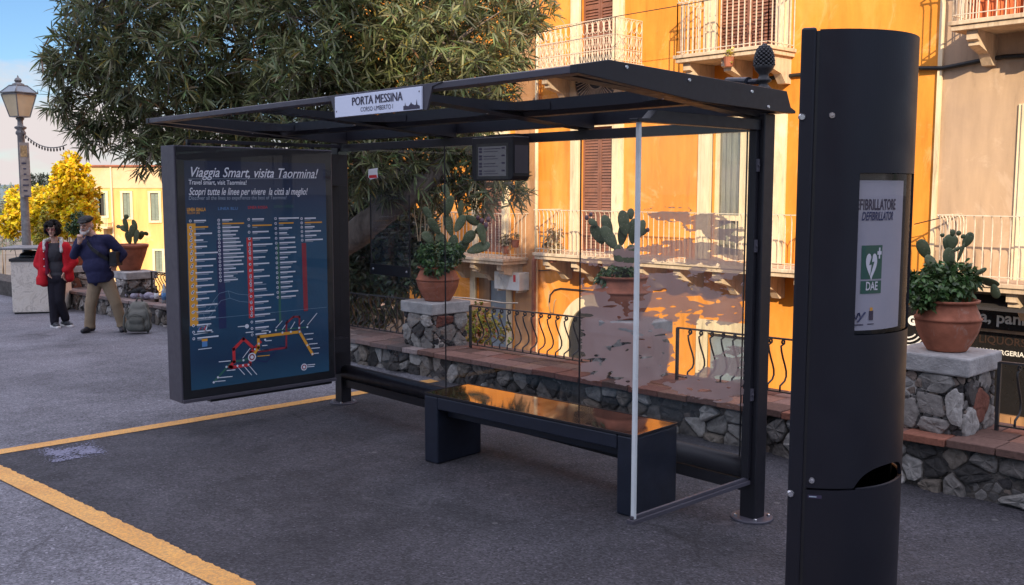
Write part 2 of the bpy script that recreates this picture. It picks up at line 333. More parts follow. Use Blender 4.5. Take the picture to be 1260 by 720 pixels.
# ------------------------------------------------------------------ ground
def asphalt(name, base, var, spk, sc=1.0):
    k = N(name); f = k.noise(1.3*sc, 6, .65, dist=.3); c = k.ramp(f, [(.28, tuple(v*(1-var) for v in base)), (.5, base), (.74, tuple(v*(1+var) for v in base))])
    v = k.n('ShaderNodeTexVoronoi'); v.inputs['Scale'].default_value = 90; k.l(k.coord(), v.inputs['Vector'])
    g = k.ramp(v.outputs['Color'], [(.0, .32), (.3, .7), (.6, 1.0), (.86, 1.45), (1, spk)]); c = k.mix(1, c, g, 'MULTIPLY')
    s = k.ramp(k.noise(.55*sc, 8, .7, (1, 1, 1), .8), [(.40, .72), (.52, 1.0), (.62, 1.12)]); c = k.mix(1, c, s, 'MULTIPLY'); sc_ = k.noise(2.2, 9, .78, (.7, 1.3, 1), 1.2); c = k.mix(k.ramp(sc_, [(.60, 0), (.74, .35)]), c, (.20, .19, .20)); oil = k.noise(1.1, 5, .6, (1, 1, 1), .4); c = k.mix(1, c, k.ramp(oil, [(.32, .68), (.42, 1)]), 'MULTIPLY')
    w1 = k.n('ShaderNodeTexVoronoi', feature='DISTANCE_TO_EDGE'); w1.inputs['Scale'].default_value = .85; wn = k.n('ShaderNodeVectorMath', operation='MULTIPLY_ADD'); wn.inputs[1].default_value = (.35, .35, 0); wt = k.n('ShaderNodeTexNoise'); wt.inputs['Scale'].default_value = 2.3; wt.inputs['Detail'].default_value = 8; wt.inputs['Roughness'].default_value = .7; k.l(k.coord(), wt.inputs['Vector']); k.l(wt.outputs['Color'], wn.inputs[0]); k.l(k.coord(), wn.inputs[2]); k.l(wn.outputs[0], w1.inputs['Vector'])
    ck = k.mix(1, k.ramp(w1.outputs['Distance'], [(.002, 1), (.009, 0)]), k.ramp(k.noise(.7, 3), [(.54, 0), (.62, .75)]), 'MULTIPLY'); c = k.mix(ck, c, (.018, .017, .018))
    gu = k.n('ShaderNodeTexVoronoi'); gu.inputs['Scale'].default_value = 2.7; k.l(k.coord(), gu.inputs['Vector']); gm = k.mix(1, k.ramp(gu.outputs['Distance'], [(.045, 1), (.06, 0)]), k.ramp(gu.outputs['Color'], [(.55, 0), (.6, .5)]), 'MULTIPLY'); c = k.mix(gm, c, (.16, .155, .155)); k.col(c)
    k.set(Roughness=k.ramp(k.noise(4, 4), [(.3, .72), (.7, .9)]), Specular_IOR_Level=.35); k.bump(k.mix(.5, v.outputs['Distance'], k.noise(130, 3)), .8, .010); return k.m
MT['road'] = asphalt('road_asphalt', (.165, .162, .182), .18, 2.5)
MT['bay'] = asphalt('bay_asphalt', (.050, .0475, .0545), .36, 3.0, .8)
MT['dirt'] = plain('lower_ground_mat', (.16, .13, .10), .95, 0, .3, .4)
g = MB(); xs = [-90, -40, -20, -12, -8, -4, -.6, 6, 14, 40, 90]; ys = [-70, -30, -10, -4, 0, 1.42]
g.add([(x, y, gz(x)) for x in xs for y in ys], [(i*len(ys)+j, (i+1)*len(ys)+j, (i+1)*len(ys)+j+1, i*len(ys)+j+1) for i in range(len(xs)-1) for j in range(len(ys)-1)])
struct(g.build('plaza_road', 'road'))
g = MB(); n = 60   # darker newer asphalt of the bus bay, ragged edge along the road side
e = [(-.24+rng.uniform(-.012, .012), -2.955)]+[(-.2+t*13/n, -2.955+.087*(t*13/n)+rng.uniform(-.012, .012)) for t in range(n+1)]
top = [(x, 1.4) for x, _ in e]
g.add([(x, y, .004) for x, y in e]+[(x, y, .004) for x, y in top], [(i, i+1, len(e)+i+1, len(e)+i) for i in range(len(e)-1)])
struct(g.build('bay_asphalt', 'bay'))
k = N('yellow_road_paint'); f = k.noise(70, 5, .7); k.col(k.mix(k.ramp(f, [(.40, 0), (.62, .5)]), k.ramp(k.noise(3, 5, .6), [(.3, (.66, .31, .065)), (.7, (.78, .41, .10))]), (.12, .10, .09))); k.set(Roughness=.75); k.bump(k.noise(150), .4, .004); MT['yellow'] = k.m
def ragged(p, q, wd, seed, rag=.02, worn=0.0, z=.008):
    r = random.Random(seed); p, q = Vector(p), Vector(q); d = (q-p); n = int(d.length/.01); d.normalize(); s = Vector((-d.y, d.x)); v = []; a = b = 0
    for i in range(n+1):
        a = .75*a+r.uniform(-1, 1)*rag*.5; b = .75*b+r.uniform(-1, 1)*rag*(.5+worn)
        if worn and r.random() < .05: b -= rag*r.uniform(.5, 2.0)*worn
        c = p+d*(i*.01); u = c-s*(wd/2+a*.4); l = c+s*(wd/2+b); v += [(u.x, u.y, gz(u.x)+z), (l.x, l.y, gz(l.x)+z)]
    m = MB(); m.add(v, [(2*i, 2*i+1, 2*i+3, 2*i+2) for i in range(n)][::1]); return m
struct(ragged((-.265, -9), (-.255, 1.25), .145, 3, .004).build('yellow_side_line', 'yellow'))
struct(ragged((-1.5, -3.10), (7, -2.36), .145, 5, .004, .7).build('yellow_bay_line', 'yellow'))
# worn pale paint patch by the bay corner
def marching(fn, x0, x1, y0, y1, st, mapf, mb):
    nx = int((x1-x0)/st); ny = int((y1-y0)/st); V = np.array([[fn(x0+i*st, y0+j*st) for j in range(ny+1)] for i in range(nx+1)])
    for i in range(nx):
        for j in range(ny):
            c = [(i, j), (i+1, j), (i+1, j+1), (i, j+1)]; val = [V[a] for a in c]
            if max(val) <= 0: continue
            poly = []
            for k in range(4):
                a, b = c[k], c[(k+1) % 4]; va, vb = val[k], val[(k+1) % 4]
                if va > 0: poly.append((x0+a[0]*st, y0+a[1]*st))
                if (va > 0) != (vb > 0): t = va/(va-vb); poly.append((x0+(a[0]+(b[0]-a[0])*t)*st, y0+(a[1]+(b[1]-a[1])*t)*st))
            if len(poly) > 2: mb.add([mapf(*p) for p in poly], [tuple(range(len(poly)))])
    return mb
def patchf(x, y):
    u = (x-.1)/.27+.5*(y+2.4)/.25; w_ = (y+2.4)/.24
    return 1-max(abs((x-.1)/.25), abs(w_))**3+.7*mnoise.noise(Vector((x*9, y*9, 3)))+1.5*mnoise.noise(Vector((x*75, y*75, 9)))-.75
MT['patch'] = plain('worn_pale_paint', (.165, .165, .23), .8, 0, .25, 40)
struct(marching(patchf, -.25, .45, -2.75, -2.05, .0075, lambda x, y: (x, y, .0085), MB()).build('worn_paint_patch', 'patch'))
g = MB(); g.add([(-900, 2.3, -3.2), (900, 2.3, -3.2), (900, 900, -3.2), (-900, 900, -3.2)], [(0, 1, 2, 3)]); struct(g.build('lower_street', 'dirt'))
MT['hill'] = plain('far_hill', (.10, .14, .16), .95, 0, .3, .02)
g = MB(); hx = np.linspace(-900, 100, 60); v = []
for x in hx:
    z = 3+7*mnoise.noise(Vector((x*.006, 0, 5)))+5*mnoise.noise(Vector((x*.03, 1, 5))); v += [(x, 300-.9*(x+900)*0, -4), (x, 340, z), (x, 460, z*1.2)]
g.add(v, [(3*i+j, 3*i+3+j, 3*i+4+j, 3*i+1+j) for i in range(59) for j in range(2)]); 
hl = g.build('hills', 'hill'); hl.rotation_euler = (0, 0, radians(70)); hl.location = (-120, -20, 0); struct(hl)

# ------------------------------------------------------------------ parapet wall, piers, railings
WZ = lambda x: .285+.0145*x
wl = thing('parapet_wall', (0, 1.3, 0), 'long low rubble stone wall with red brick coping behind the bus shelter', 'wall')
m = MB(); m.box(-22, 9, 1.34, 1.98, -3.4, .235, .0145); m.build('wall_core', 'mortar', wl)
m = MB(); rubble(m, (-13, 1.345, -.10-13*.0145), (1, 0, .0145), (0, 0, 1), (0, -1, 0), 21.8, .33, .085, .05, CHIP, .004, .010, 9, .6); rubble(m, (-13, 1.345, -.10-13*.0145), (1, 0, .0145), (0, 0, 1), (0, -1, 0), 21.8, .33, .21, .115, TONE, .006, .045, 4, .85); m.build('rubble_stone', 'stone', wl)
m = MB(); r = random.Random(5); BR = [(.21, .085, .055), (.17, .07, .05), (.24, .12, .085), (.13, .075, .06), (.19, .105, .085), (.26, .15, .12)]
for row, (ya, yb) in enumerate(((1.27, 1.51), (1.515, 1.755), (1.76, 2.02))):
    x = -14-.1*row
    while x < 9:
        l = .285*r.uniform(.9, 1.1); c = r.choice(BR); h = r.uniform(.75, 1.2); a = (c[0]*h, c[1]*h, c[2]*h)
        if x < -.6: gm = (a[0]+a[1]+a[2])/3; a = tuple(v*.45+gm*.75 for v in a)
        m.c = a; dz = r.uniform(-.004, .004); dy = r.uniform(-.006, .006); m.box(x+.004, x+l-.004, ya+dy, yb+dy-.003, .236+dz, .285+dz, .0145); x += l
m.build('brick_coping', 'brick', wl, bevel=.005)
PIER = [(4.93, 'grey stone pier at the right carrying the cactus pot beside the defibrillator column'), (2.2, 'stone pier behind the torn film at the back of the shelter'),
        (-.49, 'stone pier with pale cap slab seen through the middle shelter pane'), (-3.2, 'stone pier hidden behind the route map case'), (-5.9, 'stone pier on the wall left of the route map case'),
        (-8.45, 'stone pier behind the man carrying a potted cactus'), (-11.2, 'stone pier behind the woman in red')]
PIER = [p for p in PIER if p[0] not in (-3.2, -5.9)]
PW, PY0, PY1 = .54, 1.40, 1.93
def pier(xc, lab, i):
    t = thing('stone_pier', (xc-PW/2, 1.66, WZ(xc)), lab, 'pier', 'stone piers on the parapet wall'); zt = .755+.021*xc; zb = WZ(xc)-.02; x0, x1 = xc-PW, xc; o = .035
    m = MB(); m.box(x0+o+.012, x1-o-.012, PY0+o+.012, PY1-o-.012, zb, zt-.12)
    m.cur = 1; h = zt-.12-zb
    rubble(m, (x0+o, PY0+o, zb), (1, 0, 0), (0, 0, 1), (0, -1, 0), PW-2*o, h, .07, .05, CHIP, .004, .012, 120+i); rubble(m, (x0+o, PY0+o, zb), (1, 0, 0), (0, 0, 1), (0, -1, 0), PW-2*o, h, .27, .125, TONE[:6]+TONE[:3], .006, .028, 20+i, .95)
    rubble(m, (x1-o, PY0+o, zb), (0, 1, 0), (0, 0, 1), (1, 0, 0), PY1-PY0-2*o, h, .07, .05, CHIP, .004, .012, 150+i); rubble(m, (x1-o, PY0+o, zb), (0, 1, 0), (0, 0, 1), (1, 0, 0), PY1-PY0-2*o, h, .25, .125, TONE[:6]+TONE[:3]+BR[:2], .006, .028, 50+i, .95)
    m.build('shaft', ['mortar', 'stone'], t)
    m = MB(); m.box(x0, x1, PY0, PY1, zt-.12, zt); c = m.build('cap_slab', 'capstone', t, bevel=.012)
    return zt
PZT = {xc: pier(xc, lab, i) for i, (xc, lab) in enumerate(PIER)}
RY = 1.76
def rail_z(x): return WZ(x)+.035, .725+.0165*x
bm_ = MB(); P = []   # one goose-belly baluster, outline in the (y, z) plane, 1 = full height
for i in range(11):   # scroll
    a = radians(-250+i*37); rr = .008+.0022*i; P.append((.030+rr*cos(a), .925+rr*sin(a)*2.2))
P = [(.024+(.006+.0021*i)*cos(radians(330-40*i)), .925+(.006+.0021*i)*sin(radians(330-40*i))*2.3) for i in range(10)]
P += [(.0, .86), (.008, .76), (.032, .62), (.062, .48), (.082, .36), (.084, .26), (.064, .18), (.028, .14), (.002, .11), (0, .06), (0, 0)]
HB = .405
bm_.tube([(0, y, z*HB) for y, z in P], .0075, 6, True); bm_.smooth = True
bal_mesh = None
def railing(x0, x1, lab):
    global bal_mesh
    t = thing('iron_railing', ((x0+x1)/2, RY, WZ((x0+x1)/2)), lab, 'railing', 'iron railings between the stone piers'); off = t['_off']
    z = lambda x: rail_z(x)
    m = MB(); m.bar((x0, RY, z(x0)[1]), (x1, RY, z(x1)[1]), .03, .012); m.build('top_rail', 'iron', t)
    m = MB(); m.bar((x0, RY, z(x0)[0]), (x1, RY, z(x1)[0]), .028, .010); m.build('bottom_rail', 'iron', t)
    for x in (x0, x1): m = MB(); m.bar((x, RY, z(x)[0]-.04), (x, RY, z(x)[1]), .022, .022); m.build('end_post', 'iron', t)
    n = max(2, round((x1-x0)/.112))
    for i in range(1, n):
        x = x0+(x1-x0)*i/n; p = Vector((x, RY, z(x)[0]))-Vector(off)
        if bal_mesh is None: o = bm_.build('baluster', 'iron', t, off=(0, 0, 0), smooth=True); bal_mesh = o.data
        else: o = bpy.data.objects.new('baluster', bal_mesh); COL.objects.link(o); o.parent = t
        o.location = p; o.scale = (1, 1, (z(x)[1]-z(x)[0])/HB)
railing(-.30, 1.62, 'black wrought iron railing in the middle, bright orange wall behind it'); railing(2.38, 4.36, 'black wrought iron railing behind the torn film and the right shelter post')
railing(4.98, 7.2, 'black wrought iron railing at the far right beside the shop'); railing(-3.15, -1.04, 'iron railing left of the middle pier, dark shrub behind it')
railing(-8.3, -6.5, 'iron railing by the backpack, left of the map case')

# ------------------------------------------------------------------ buildings
def plaster(name, a, b, c, sc=.5):
    k = N(name); f = k.noise(sc, 8, .62, (1, 1, .6), .6); f2 = k.noise(sc*5, 6, .6, (1.6, 1.6, .25)); col = k.ramp(f, [(.3, a), (.52, b), (.72, c)])
    col = k.mix(k.ramp(k.noise(1.1, 10, .72, (1, 1, .8), 1.0), [(.55, 0), (.62, .45)]), col, tuple(min(1, v*1.0+.09) for v in c)); col = k.mix(k.ramp(k.noise(.9, 9, .7, (2.2, 2.2, .3)), [(.54, 0), (.70, .50)]), col, tuple(v*.55 for v in a)); col = k.mix(1, col, k.ramp(f2, [(.26, .60), (.42, .93), (.62, 1.06)]), 'MULTIPLY'); k.col(col); k.set(Roughness=.9, Specular_IOR_Level=.2); k.bump(k.noise(25, 6, .7), .25, .01); return k.m
MT['orange'] = plaster('orange_plaster', (.62, .225, .030), (.75, .285, .043), (.84, .36, .085))
MT['shadebrown'] = plaster('shaded_brown_plaster', (.40, .20, .085), (.46, .24, .11), (.52, .28, .13))  # shade on the pilaster strip is put into this brown
MT['cream'] = plaster('cream_plaster', (.33, .235, .17), (.43, .30, .20), (.50, .345, .215), .5)  # soft shade on this wall is put into the darker, greyer tones
MT['trim'] = plaster('cream_trim', (.66, .52, .33), (.74, .60, .39), (.78, .64, .44), 1.5)
MT['shutter'] = plain('brown_shutter', (.21, .085, .05), .6, 0, .25, 5)
MT['balcony'] = plaster('balcony_stone', (.42, .31, .21), (.60, .46, .32), (.66, .52, .37), 2)
MT['creamiron'] = plain('cream_painted_iron', (.62, .52, .40), .55, 0, .25, 12)
MT['darkwin'] = plain('dark_interior', (.02, .02, .022), .6)
MT['door'] = plain('door_paint', (.20, .24, .27), .45, 0, .15)
MT['wood'] = plain('varnished_wood', (.32, .17, .075), .5, 0, .35, 3, .2, 30, .4, (1, 1, .1))
MT['curtain'] = plain('curtain', (.60, .50, .38), .9, 0, .35, 5, 0, 1, .2, (6, 1, .3))
MT['cable'] = plain('black_cable', (.012, .012, .012), .6)
YF = 11.0
def holed(mb, x0, x1, z0, z1, holes, Y, th):
    xs = sorted({x0, x1, *[h[0] for h in holes], *[h[1] for h in holes]}); zs = sorted({z0, z1, *[h[2] for h in holes], *[h[3] for h in holes]})
    for i in range(len(xs)-1):
        for j in range(len(zs)-1):
            a, b, c, d = xs[i], xs[i+1], zs[j], zs[j+1]
            if any(h[0] <= a and b <= h[1] and h[2] <= c and d <= h[3] for h in holes): continue
            mb.add([(a, Y, c), (b, Y, c), (b, Y, d), (a, Y, d)], [(0, 1, 2, 3)])
    for h in holes:
        a, b, c, d = h; mb.add([(a, Y, c), (b, Y, c), (b, Y, d), (a, Y, d), (a, Y+th, c), (b, Y+th, c), (b, Y+th, d), (a, Y+th, d)], [(0, 4, 5, 1), (1, 5, 6, 2), (2, 6, 7, 3), (3, 7, 4, 0)])
def shutter_door(t, a, b, z0, z1, slats=True):
    m = MB(); 
    for x0, x1 in ((a, (a+b)/2-.004), ((a+b)/2+.004, b)):
        for q in ((x0, x0+.05, z0, z1), (x1-.05, x1, z0, z1), (x0+.05, x1-.05, z0, z0+.12), (x0+.05, x1-.05, z1-.08, z1), (x0+.05, x1-.05, (z0+z1)/2-.04, (z0+z1)/2+.04)): m.box(q[0], q[1], YF+.08, YF+.115, q[2], q[3])
        z = z0+.13
        while z < z1-.1:
            m.add([(x0+.05, YF+.082, z), (x1-.05, YF+.082, z), (x1-.05, YF+.112, z+.055), (x0+.05, YF+.112, z+.055)], [(0, 1, 2, 3)]); z += .062
        m.box(x0+.05, x1-.05, YF+.116, YF+.12, z0+.12, z1-.08)
    return m.build('shutter', 'shutter', t)
def trim_frame(t, a, b, z0, z1, w=.27, parent=None):
    m = MB(); y0, y1 = YF-.05, YF+.02
    m.box(a-w, a, y0, y1, z0, z1+w); m.box(b, b+w, y0, y1, z0, z1+w); m.box(a, b, y0, y1, z1, z1+w); m.box(a-w+.09, a, y0-.025, y0-.002, z0, z1+.18); m.box(b, b+w-.09, y0-.025, y0-.002, z0, z1+.18)
    return m.build('door_surround', 'trim', t)
def corbel(m, x, zt, w=.16, d=.62, h=.46):
    y = YF
    m.prism([(y, zt), (y-d, zt), (y-d, zt-.13), (y-d+.08, zt-.16), (y-d+.08, zt-.21), (y-.42*d, zt-.30), (y-.22*d, zt-h), (y, zt-h)], 'x', x-w/2, x+w/2)
def balcony(t, x0, x1, z, dep, style, cx=(), mat='creamiron', h=.98, zr=None, slabh=.14):
    m = MB(); yf = YF-dep
    m.box(x0, x1, yf, YF, z-slabh*.45, z); m.box(x0+.035, x1-.035, yf+.035, YF, z-slabh, z-slabh*.45-.002); s = m.build('balcony_slab', 'balcony', t, bevel=.008)
    for x in cx: m = MB(); corbel(m, x, z-slabh-.003, d=dep-.14); m.build('corbel', 'balcony', s)
    m = MB(); path = [(x0+.05, YF-.02), (x0+.05, yf+.06), (x1-.05, yf+.06), (x1-.05, YF-.02)]
    for i in range(3):
        p, q = Vector(path[i]), Vector(path[i+1]); n = max(3, round((q-p).length/.125)); nin = Vector(((q-p).y, -(q-p).x)).normalized()*-1
        ou = -nin if i != 1 else Vector((0, -1)); ou = [Vector((-1, 0)), Vector((0, -1)), Vector((1, 0))][i]
        if style == 'bent':
            o_ = ou*.05; zt = z+h
            m.bar((p.x+o_.x, p.y+o_.y, zt), (q.x+o_.x, q.y+o_.y, zt), .035, .014); m.bar((p.x, p.y, z+.09), (q.x, q.y, z+.09), .025, .012)
            for k in range(n+1):
                c = p+(q-p)*(k/n); m.tube([(c.x, c.y, z), (c.x, c.y, zt-.13), (c.x+ou.x*.012, c.y+ou.y*.012, zt-.06), (c.x+ou.x*.045, c.y+ou.y*.045, zt-.012), (c.x+ou.x*.06, c.y+ou.y*.06, zt)], .009, 5)
        elif style == 'twist':
            zt = z+h; m.bar((p.x, p.y, zt), (q.x, q.y, zt), .035, .014); m.bar((p.x, p.y, zt-.17), (q.x, q.y, zt-.17), .02, .014); m.bar((p.x, p.y, z+.06), (q.x, q.y, z+.06), .02, .014)
            for k in range(n+1):
                c = p+(q-p)*(k/n); m.bar((c.x, c.y, z), (c.x, c.y, zt-.17), .016)
                if k < n:
                    e = p+(q-p)*((k+.5)/n); d_ = (q-p).normalized(); R_ = (q-p).length/n*.46
                    m.tube([(e.x+d_.x*R_*cos(a), e.y+d_.y*R_*cos(a), zt-.085+.075*sin(a)) for a in [2*pi*j/12 for j in range(13)]], .006, 4, False)
        else:   # ornate lattice of rings, hearts and bars
            zt = z+h; d_ = (q-p).normalized(); L_ = (q-p).length; n = max(3, round(L_/.15))
            for zz in (zt, z+.62*h, z+.30*h, z+.04): m.bar((p.x, p.y, zz), (q.x, q.y, zz), .022, .014)
            for k in range(n+1): c = p+(q-p)*(k/n); m.bar((c.x, c.y, z), (c.x, c.y, zt), .013)
            for k in range(n):
                e = p+(q-p)*((k+.5)/n); R_ = L_/n*.42
                m.tube([(e.x+d_.x*R_*cos(a), e.y+d_.y*R_*cos(a), zt-.17*h+.14*h*sin(a)) for a in [2*pi*j/12 for j in range(13)]], .007, 4, False)
                m.bar((e.x, e.y, z), (e.x, e.y, z+.62*h), .010)
                for s_ in (-1, 1):
                    m.tube([(e.x+d_.x*R_*s_*f, e.y+d_.y*R_*s_*f, z+g_*h) for f, g_ in ((0, .04), (.5, .1), (.95, .2), (.8, .27), (.3, .27), (0, .2))], .006, 4)
                    m.tube([(e.x+d_.x*R_*s_*f, e.y+d_.y*R_*s_*f, z+g_*h) for f, g_ in ((0, .32), (.7, .44), (.95, .54), (.5, .6), (0, .56))], .006, 4)
    m.build('balcony_railing', mat, s); return s
BO = thing('apartment_building', (-5, YF, -3.2), 'sunlit orange plaster apartment building with balconies and brown shutters behind the shelter', 'building')
D = dict(d1u=(-7.46, -6.50, 4.55, 7.0), d2u=(-3.92, -2.62, 4.45, 7.0), d0=(-10.82, -9.92, .42, 3.2), d1=(-7.44, -6.48, .55, 3.25), d2=(-3.98, -2.66, .58, 3.25), g0=(-10.93, -9.8, -3.1, -.22), g2=(-4.0, -2.9, -3.1, -.85))
m = MB(); holed(m, -9.42, .33, -3.2, 9.3, [D[k] for k in ('d1u', 'd2u', 'd1', 'd2', 'g2')], YF, .22); holed(m, -17, -9.42, -3.2, 9.3, [D['d0'], D['g0']], YF, .22); m.box(-17, .33, YF+.24, YF+9, -3.2, 9.3)
m.build('wall', 'orange', BO)
m = MB(); m.box(-9.42, -8.80, YF-.10, YF-.002, -3.2, 9.3); m.build('pilaster_strip', 'shadebrown', BO)
m = MB(); m.tube([(-8.72, YF-.09, -3.2), (-8.72, YF-.09, 9.2)], .045, 8); m.build('drainpipe', 'trim', BO, smooth=True)
m = MB(); m.tube([(-8.73, YF-.16, -3.0), (-8.73, YF-.16, .3), (-8.70, YF-.12, .42)], .05, 8); m.build('rust_drainpipe', 'rust', BO, smooth=True)
m = MB(); m.box(-17.3, .5, YF-.4, YF+9.2, 9.3, 9.55); m.build('roof', 'terracotta', BO)
for k in ('d1u', 'd2u', 'd0', 'd1'):
    a, b, z0, z1 = D[k]; shutter_door(BO, a, b, z0, z1); trim_frame(BO, a, b, z0, z1, .27 if k != 'd0' else .22)
a, b, z0, z1 = D['d2']; trim_frame(BO, a, b, z0, z1, .3)
m = MB(); mid = (a+b)/2
for q in ((a, a+.09), (mid-.10, mid+.10), (b-.09, b)): m.box(q[0], q[1], YF+.10, YF+.15, z0, z1)
for zz in (z0, z0+.75, z1-.1): m.box(a+.09, mid-.10, YF+.105, YF+.145, zz, zz+.1); m.box(mid+.10, b-.09, YF+.105, YF+.145, zz, zz+.1)
gd = m.build('glazed_door', 'trim', BO)
m = MB(); m.add([(a, YF+.125, z0), (b, YF+.125, z0), (b, YF+.125, z1), (a, YF+.125, z1)], [(0, 1, 2, 3)]); m.build('pane', 'winglass', gd)
m = MB(); m.tube([(a+.1+.013*i, YF+.2+.015*sin(i*1.3), z0+.05) for i in range(2)], .001, 3); m = MB()
v = [(a+(b-a)*i/60, YF+.19+.022*sin(i*1.1)+.01*sin(i*.37), zz) for i in range(61) for zz in (z0+.02, z1-.02)]; m.add(v, [(2*i, 2*i+2, 2*i+3, 2*i+1) for i in range(60) if not 22 < i < 30]); m.build('curtain', 'curtain', gd)
# ground floor doors and arch
a, b, z0, z1 = D['g0']; m = MB(); m.box(a-.2, a, YF-.04, YF+.02, z0, z1+.2); m.box(b, b+.2, YF-.04, YF+.02, z0, z1+.2); m.box(a, b, YF-.04, YF+.02, z1, z1+.2); m.build('door_surround', 'trim', BO)
m = MB(); m.box(a, a+.35, YF+.09, YF+.14, z0, z1); m.box(a+.36, a+.44, YF+.05, YF+.14, z0, z1); m.box(b-.10, b, YF+.05, YF+.14, z0, z1); m.box(a+.44, b-.10, YF+.05, YF+.14, z0, z0+.7); gd = m.build('street_door', 'wood', BO)
m = MB(); m.box(a+.44, b-.10, YF+.09, YF+.10, z0+.7, z1); m.build('pane', 'door', gd)
a, b, z0, z1 = D['g2']; m = MB(); m.box(a-.25, a, YF-.04, YF+.02, z0, z1+.25); m.box(b, b+.22, YF-.04, YF+.02, z0, z1+.25); m.box(a, b, YF-.04, YF+.02, z1, z1+.25); m.build('door_surround', 'trim', BO)
m = MB(); m.box(a, b, YF+.1, YF+.15, z0, z1); m.build('street_door', 'door', BO)
m = MB(); ac, az, R1, R2 = -6.95, -1.35, .80, 1.06; pts = []
N_ = 24; v = []
for i in range(N_+1):
    t_ = pi*i/N_
    for R_ in (R1, R2):
        for y in (YF-.07, YF): v.append((ac-R_*cos(t_), y, az+R_*.95*sin(t_)))
m.add(v, [f for i in range(N_) for f in ((4*i, 4*i+4, 4*i+6, 4*i+2), (4*i+1, 4*i+3, 4*i+7, 4*i+5), (4*i+2, 4*i+6, 4*i+7, 4*i+3), (4*i, 4*i+1, 4*i+5, 4*i+4))]); m.box(ac-R2, ac-R1, YF-.07, YF-.001, -3.2, az); m.box(ac+R1, ac+R2, YF-.07, YF-.001, -3.2, az)
m.build('stone_arch', 'trim', BO)
m = MB(); m.add([(ac-R1, YF-.012, -3.2)]+[(ac-R1*cos(pi*i/20), YF-.012, az+R1*.95*sin(pi*i/20)) for i in range(21)]+[(ac+R1, YF-.012, -3.2)], [tuple(range(23))]); m.build('arched_door', 'darkwin', BO)
# dark half round iron grille with sunburst bars below the upper left balcony
m = MB(); cx, cz, R_ = -6.97, 4.28, .62; m.add([(cx-R_, YF-.03, 4.75)]+[(cx-R_*cos(pi*i/24), YF-.03, cz-R_*sin(pi*i/24)) for i in range(25)]+[(cx+R_, YF-.03, 4.75)], [tuple(range(27))[::-1]]); gw = m.build('sunburst_window', 'darkwin', BO)
m = MB()
for i in range(1, 24): t_ = pi*i/24; m.bar((cx-.24*cos(t_), YF-.045, cz-.24*sin(t_)), (cx-R_*.97*cos(t_), YF-.045, cz-R_*.97*sin(t_)), .014, .01)
m.tube([(cx-.24*cos(pi*i/20), YF-.045, cz-.24*sin(pi*i/20)) for i in range(21)], .012, 5); m.build('sunburst_bar', 'creamiron', gw)
m = MB(); v = []
for i in range(25):
    t_ = pi*i/24; v += [(cx-q*cos(t_), y, cz-q*sin(t_)) for q in (R_, R_+.2) for y in (YF-.08, YF)]
m.add(v, [f for i in range(24) for f in ((4*i, 4*i+2, 4*i+6, 4*i+4), (4*i+2, 4*i+3, 4*i+7, 4*i+6), (4*i, 4*i+4, 4*i+5, 4*i+1))]); m.box(cx-R_-.2, cx-R_, YF-.08, YF, cz, 4.32); m.box(cx+R_, cx+R_+.2, YF-.08, YF, cz, 4.32); m.build('window_surround', 'trim', gw)
balcony(BO, -8.05, -5.70, 4.44, .9, 'ornate', (-7.8, -5.95), h=.86)
balcony(BO, -4.27, -2.22, 4.40, .9, 'twist', (-4.05, -3.2, -2.4), h=1.12)
balcony(BO, -11.6, -8.98, .36, .9, 'bent', (-11.2, -10.2, -9.25), h=1.02)
balcony(BO, -8.02, -1.40, .56, .9, 'bent', (-7.75, -6.9, -6.0, -5.1, -4.2, -3.3, -2.4, -1.6), h=.93)
BC = thing('cream_building', (3, YF, -3.2), 'peach and cream plaster building with a snack shop on its ground floor, at the right', 'building')
m = MB(); CH = [(1.80, 2.8, .55, 3.0), (.72, 1.6, 4.5, 7.0), (1.0, 2.9, -3.1, -.28), (-.3+.65, .82, -3.1, -.32)]
holed(m, .36, 9, -3.2, 9.3, CH, YF-.02, .22); m.box(.36, 9, YF+.24, YF+9, -3.2, 9.3); m.build('wall', 'cream', BC)
m = MB(); m.box(.345, .415, YF-.07, YF-.022, -3.2, 9.3); m.build('corner_strip', 'trim', BC)
m = MB(); m.box(.2, 9.2, YF-.4, YF+9.2, 9.3, 9.55); m.build('roof', 'terracotta', BC)
m = MB(); m.box(1.66, 1.80, YF-.09, YF-.022, .5, 3.2); m.box(1.60, 1.68, YF-.06, YF-.022, .5, 3.2); m.build('door_surround', 'trim', BC)
MT['redcurtain'] = plain('red_curtain', (.50, .13, .05), .85, 0, .5, 9, 0, 1, .2, (5, 1, .5))
m = MB(); m.box(1.80, 2.8, YF+.08, YF+.12, .55, 3.0); m.build('shutter', 'redcurtain', BC)
v = [(.74+.86*i/40, YF+.10+.03*sin(i*.9), zz) for i in range(41) for zz in (4.55, 6.9)]; m = MB(); m.add(v, [(2*i, 2*i+2, 2*i+3, 2*i+1) for i in range(40)]); m.build('curtain', 'redcurtain', BC, smooth=True)
balcony(BC, .84, 4.2, 4.40, .9, 'bent', (1.15, 2.1, 3.1), h=1.0); balcony(BC, .80, 4.2, .56, .9, 'bent', (1.9, 3.0), h=.98)
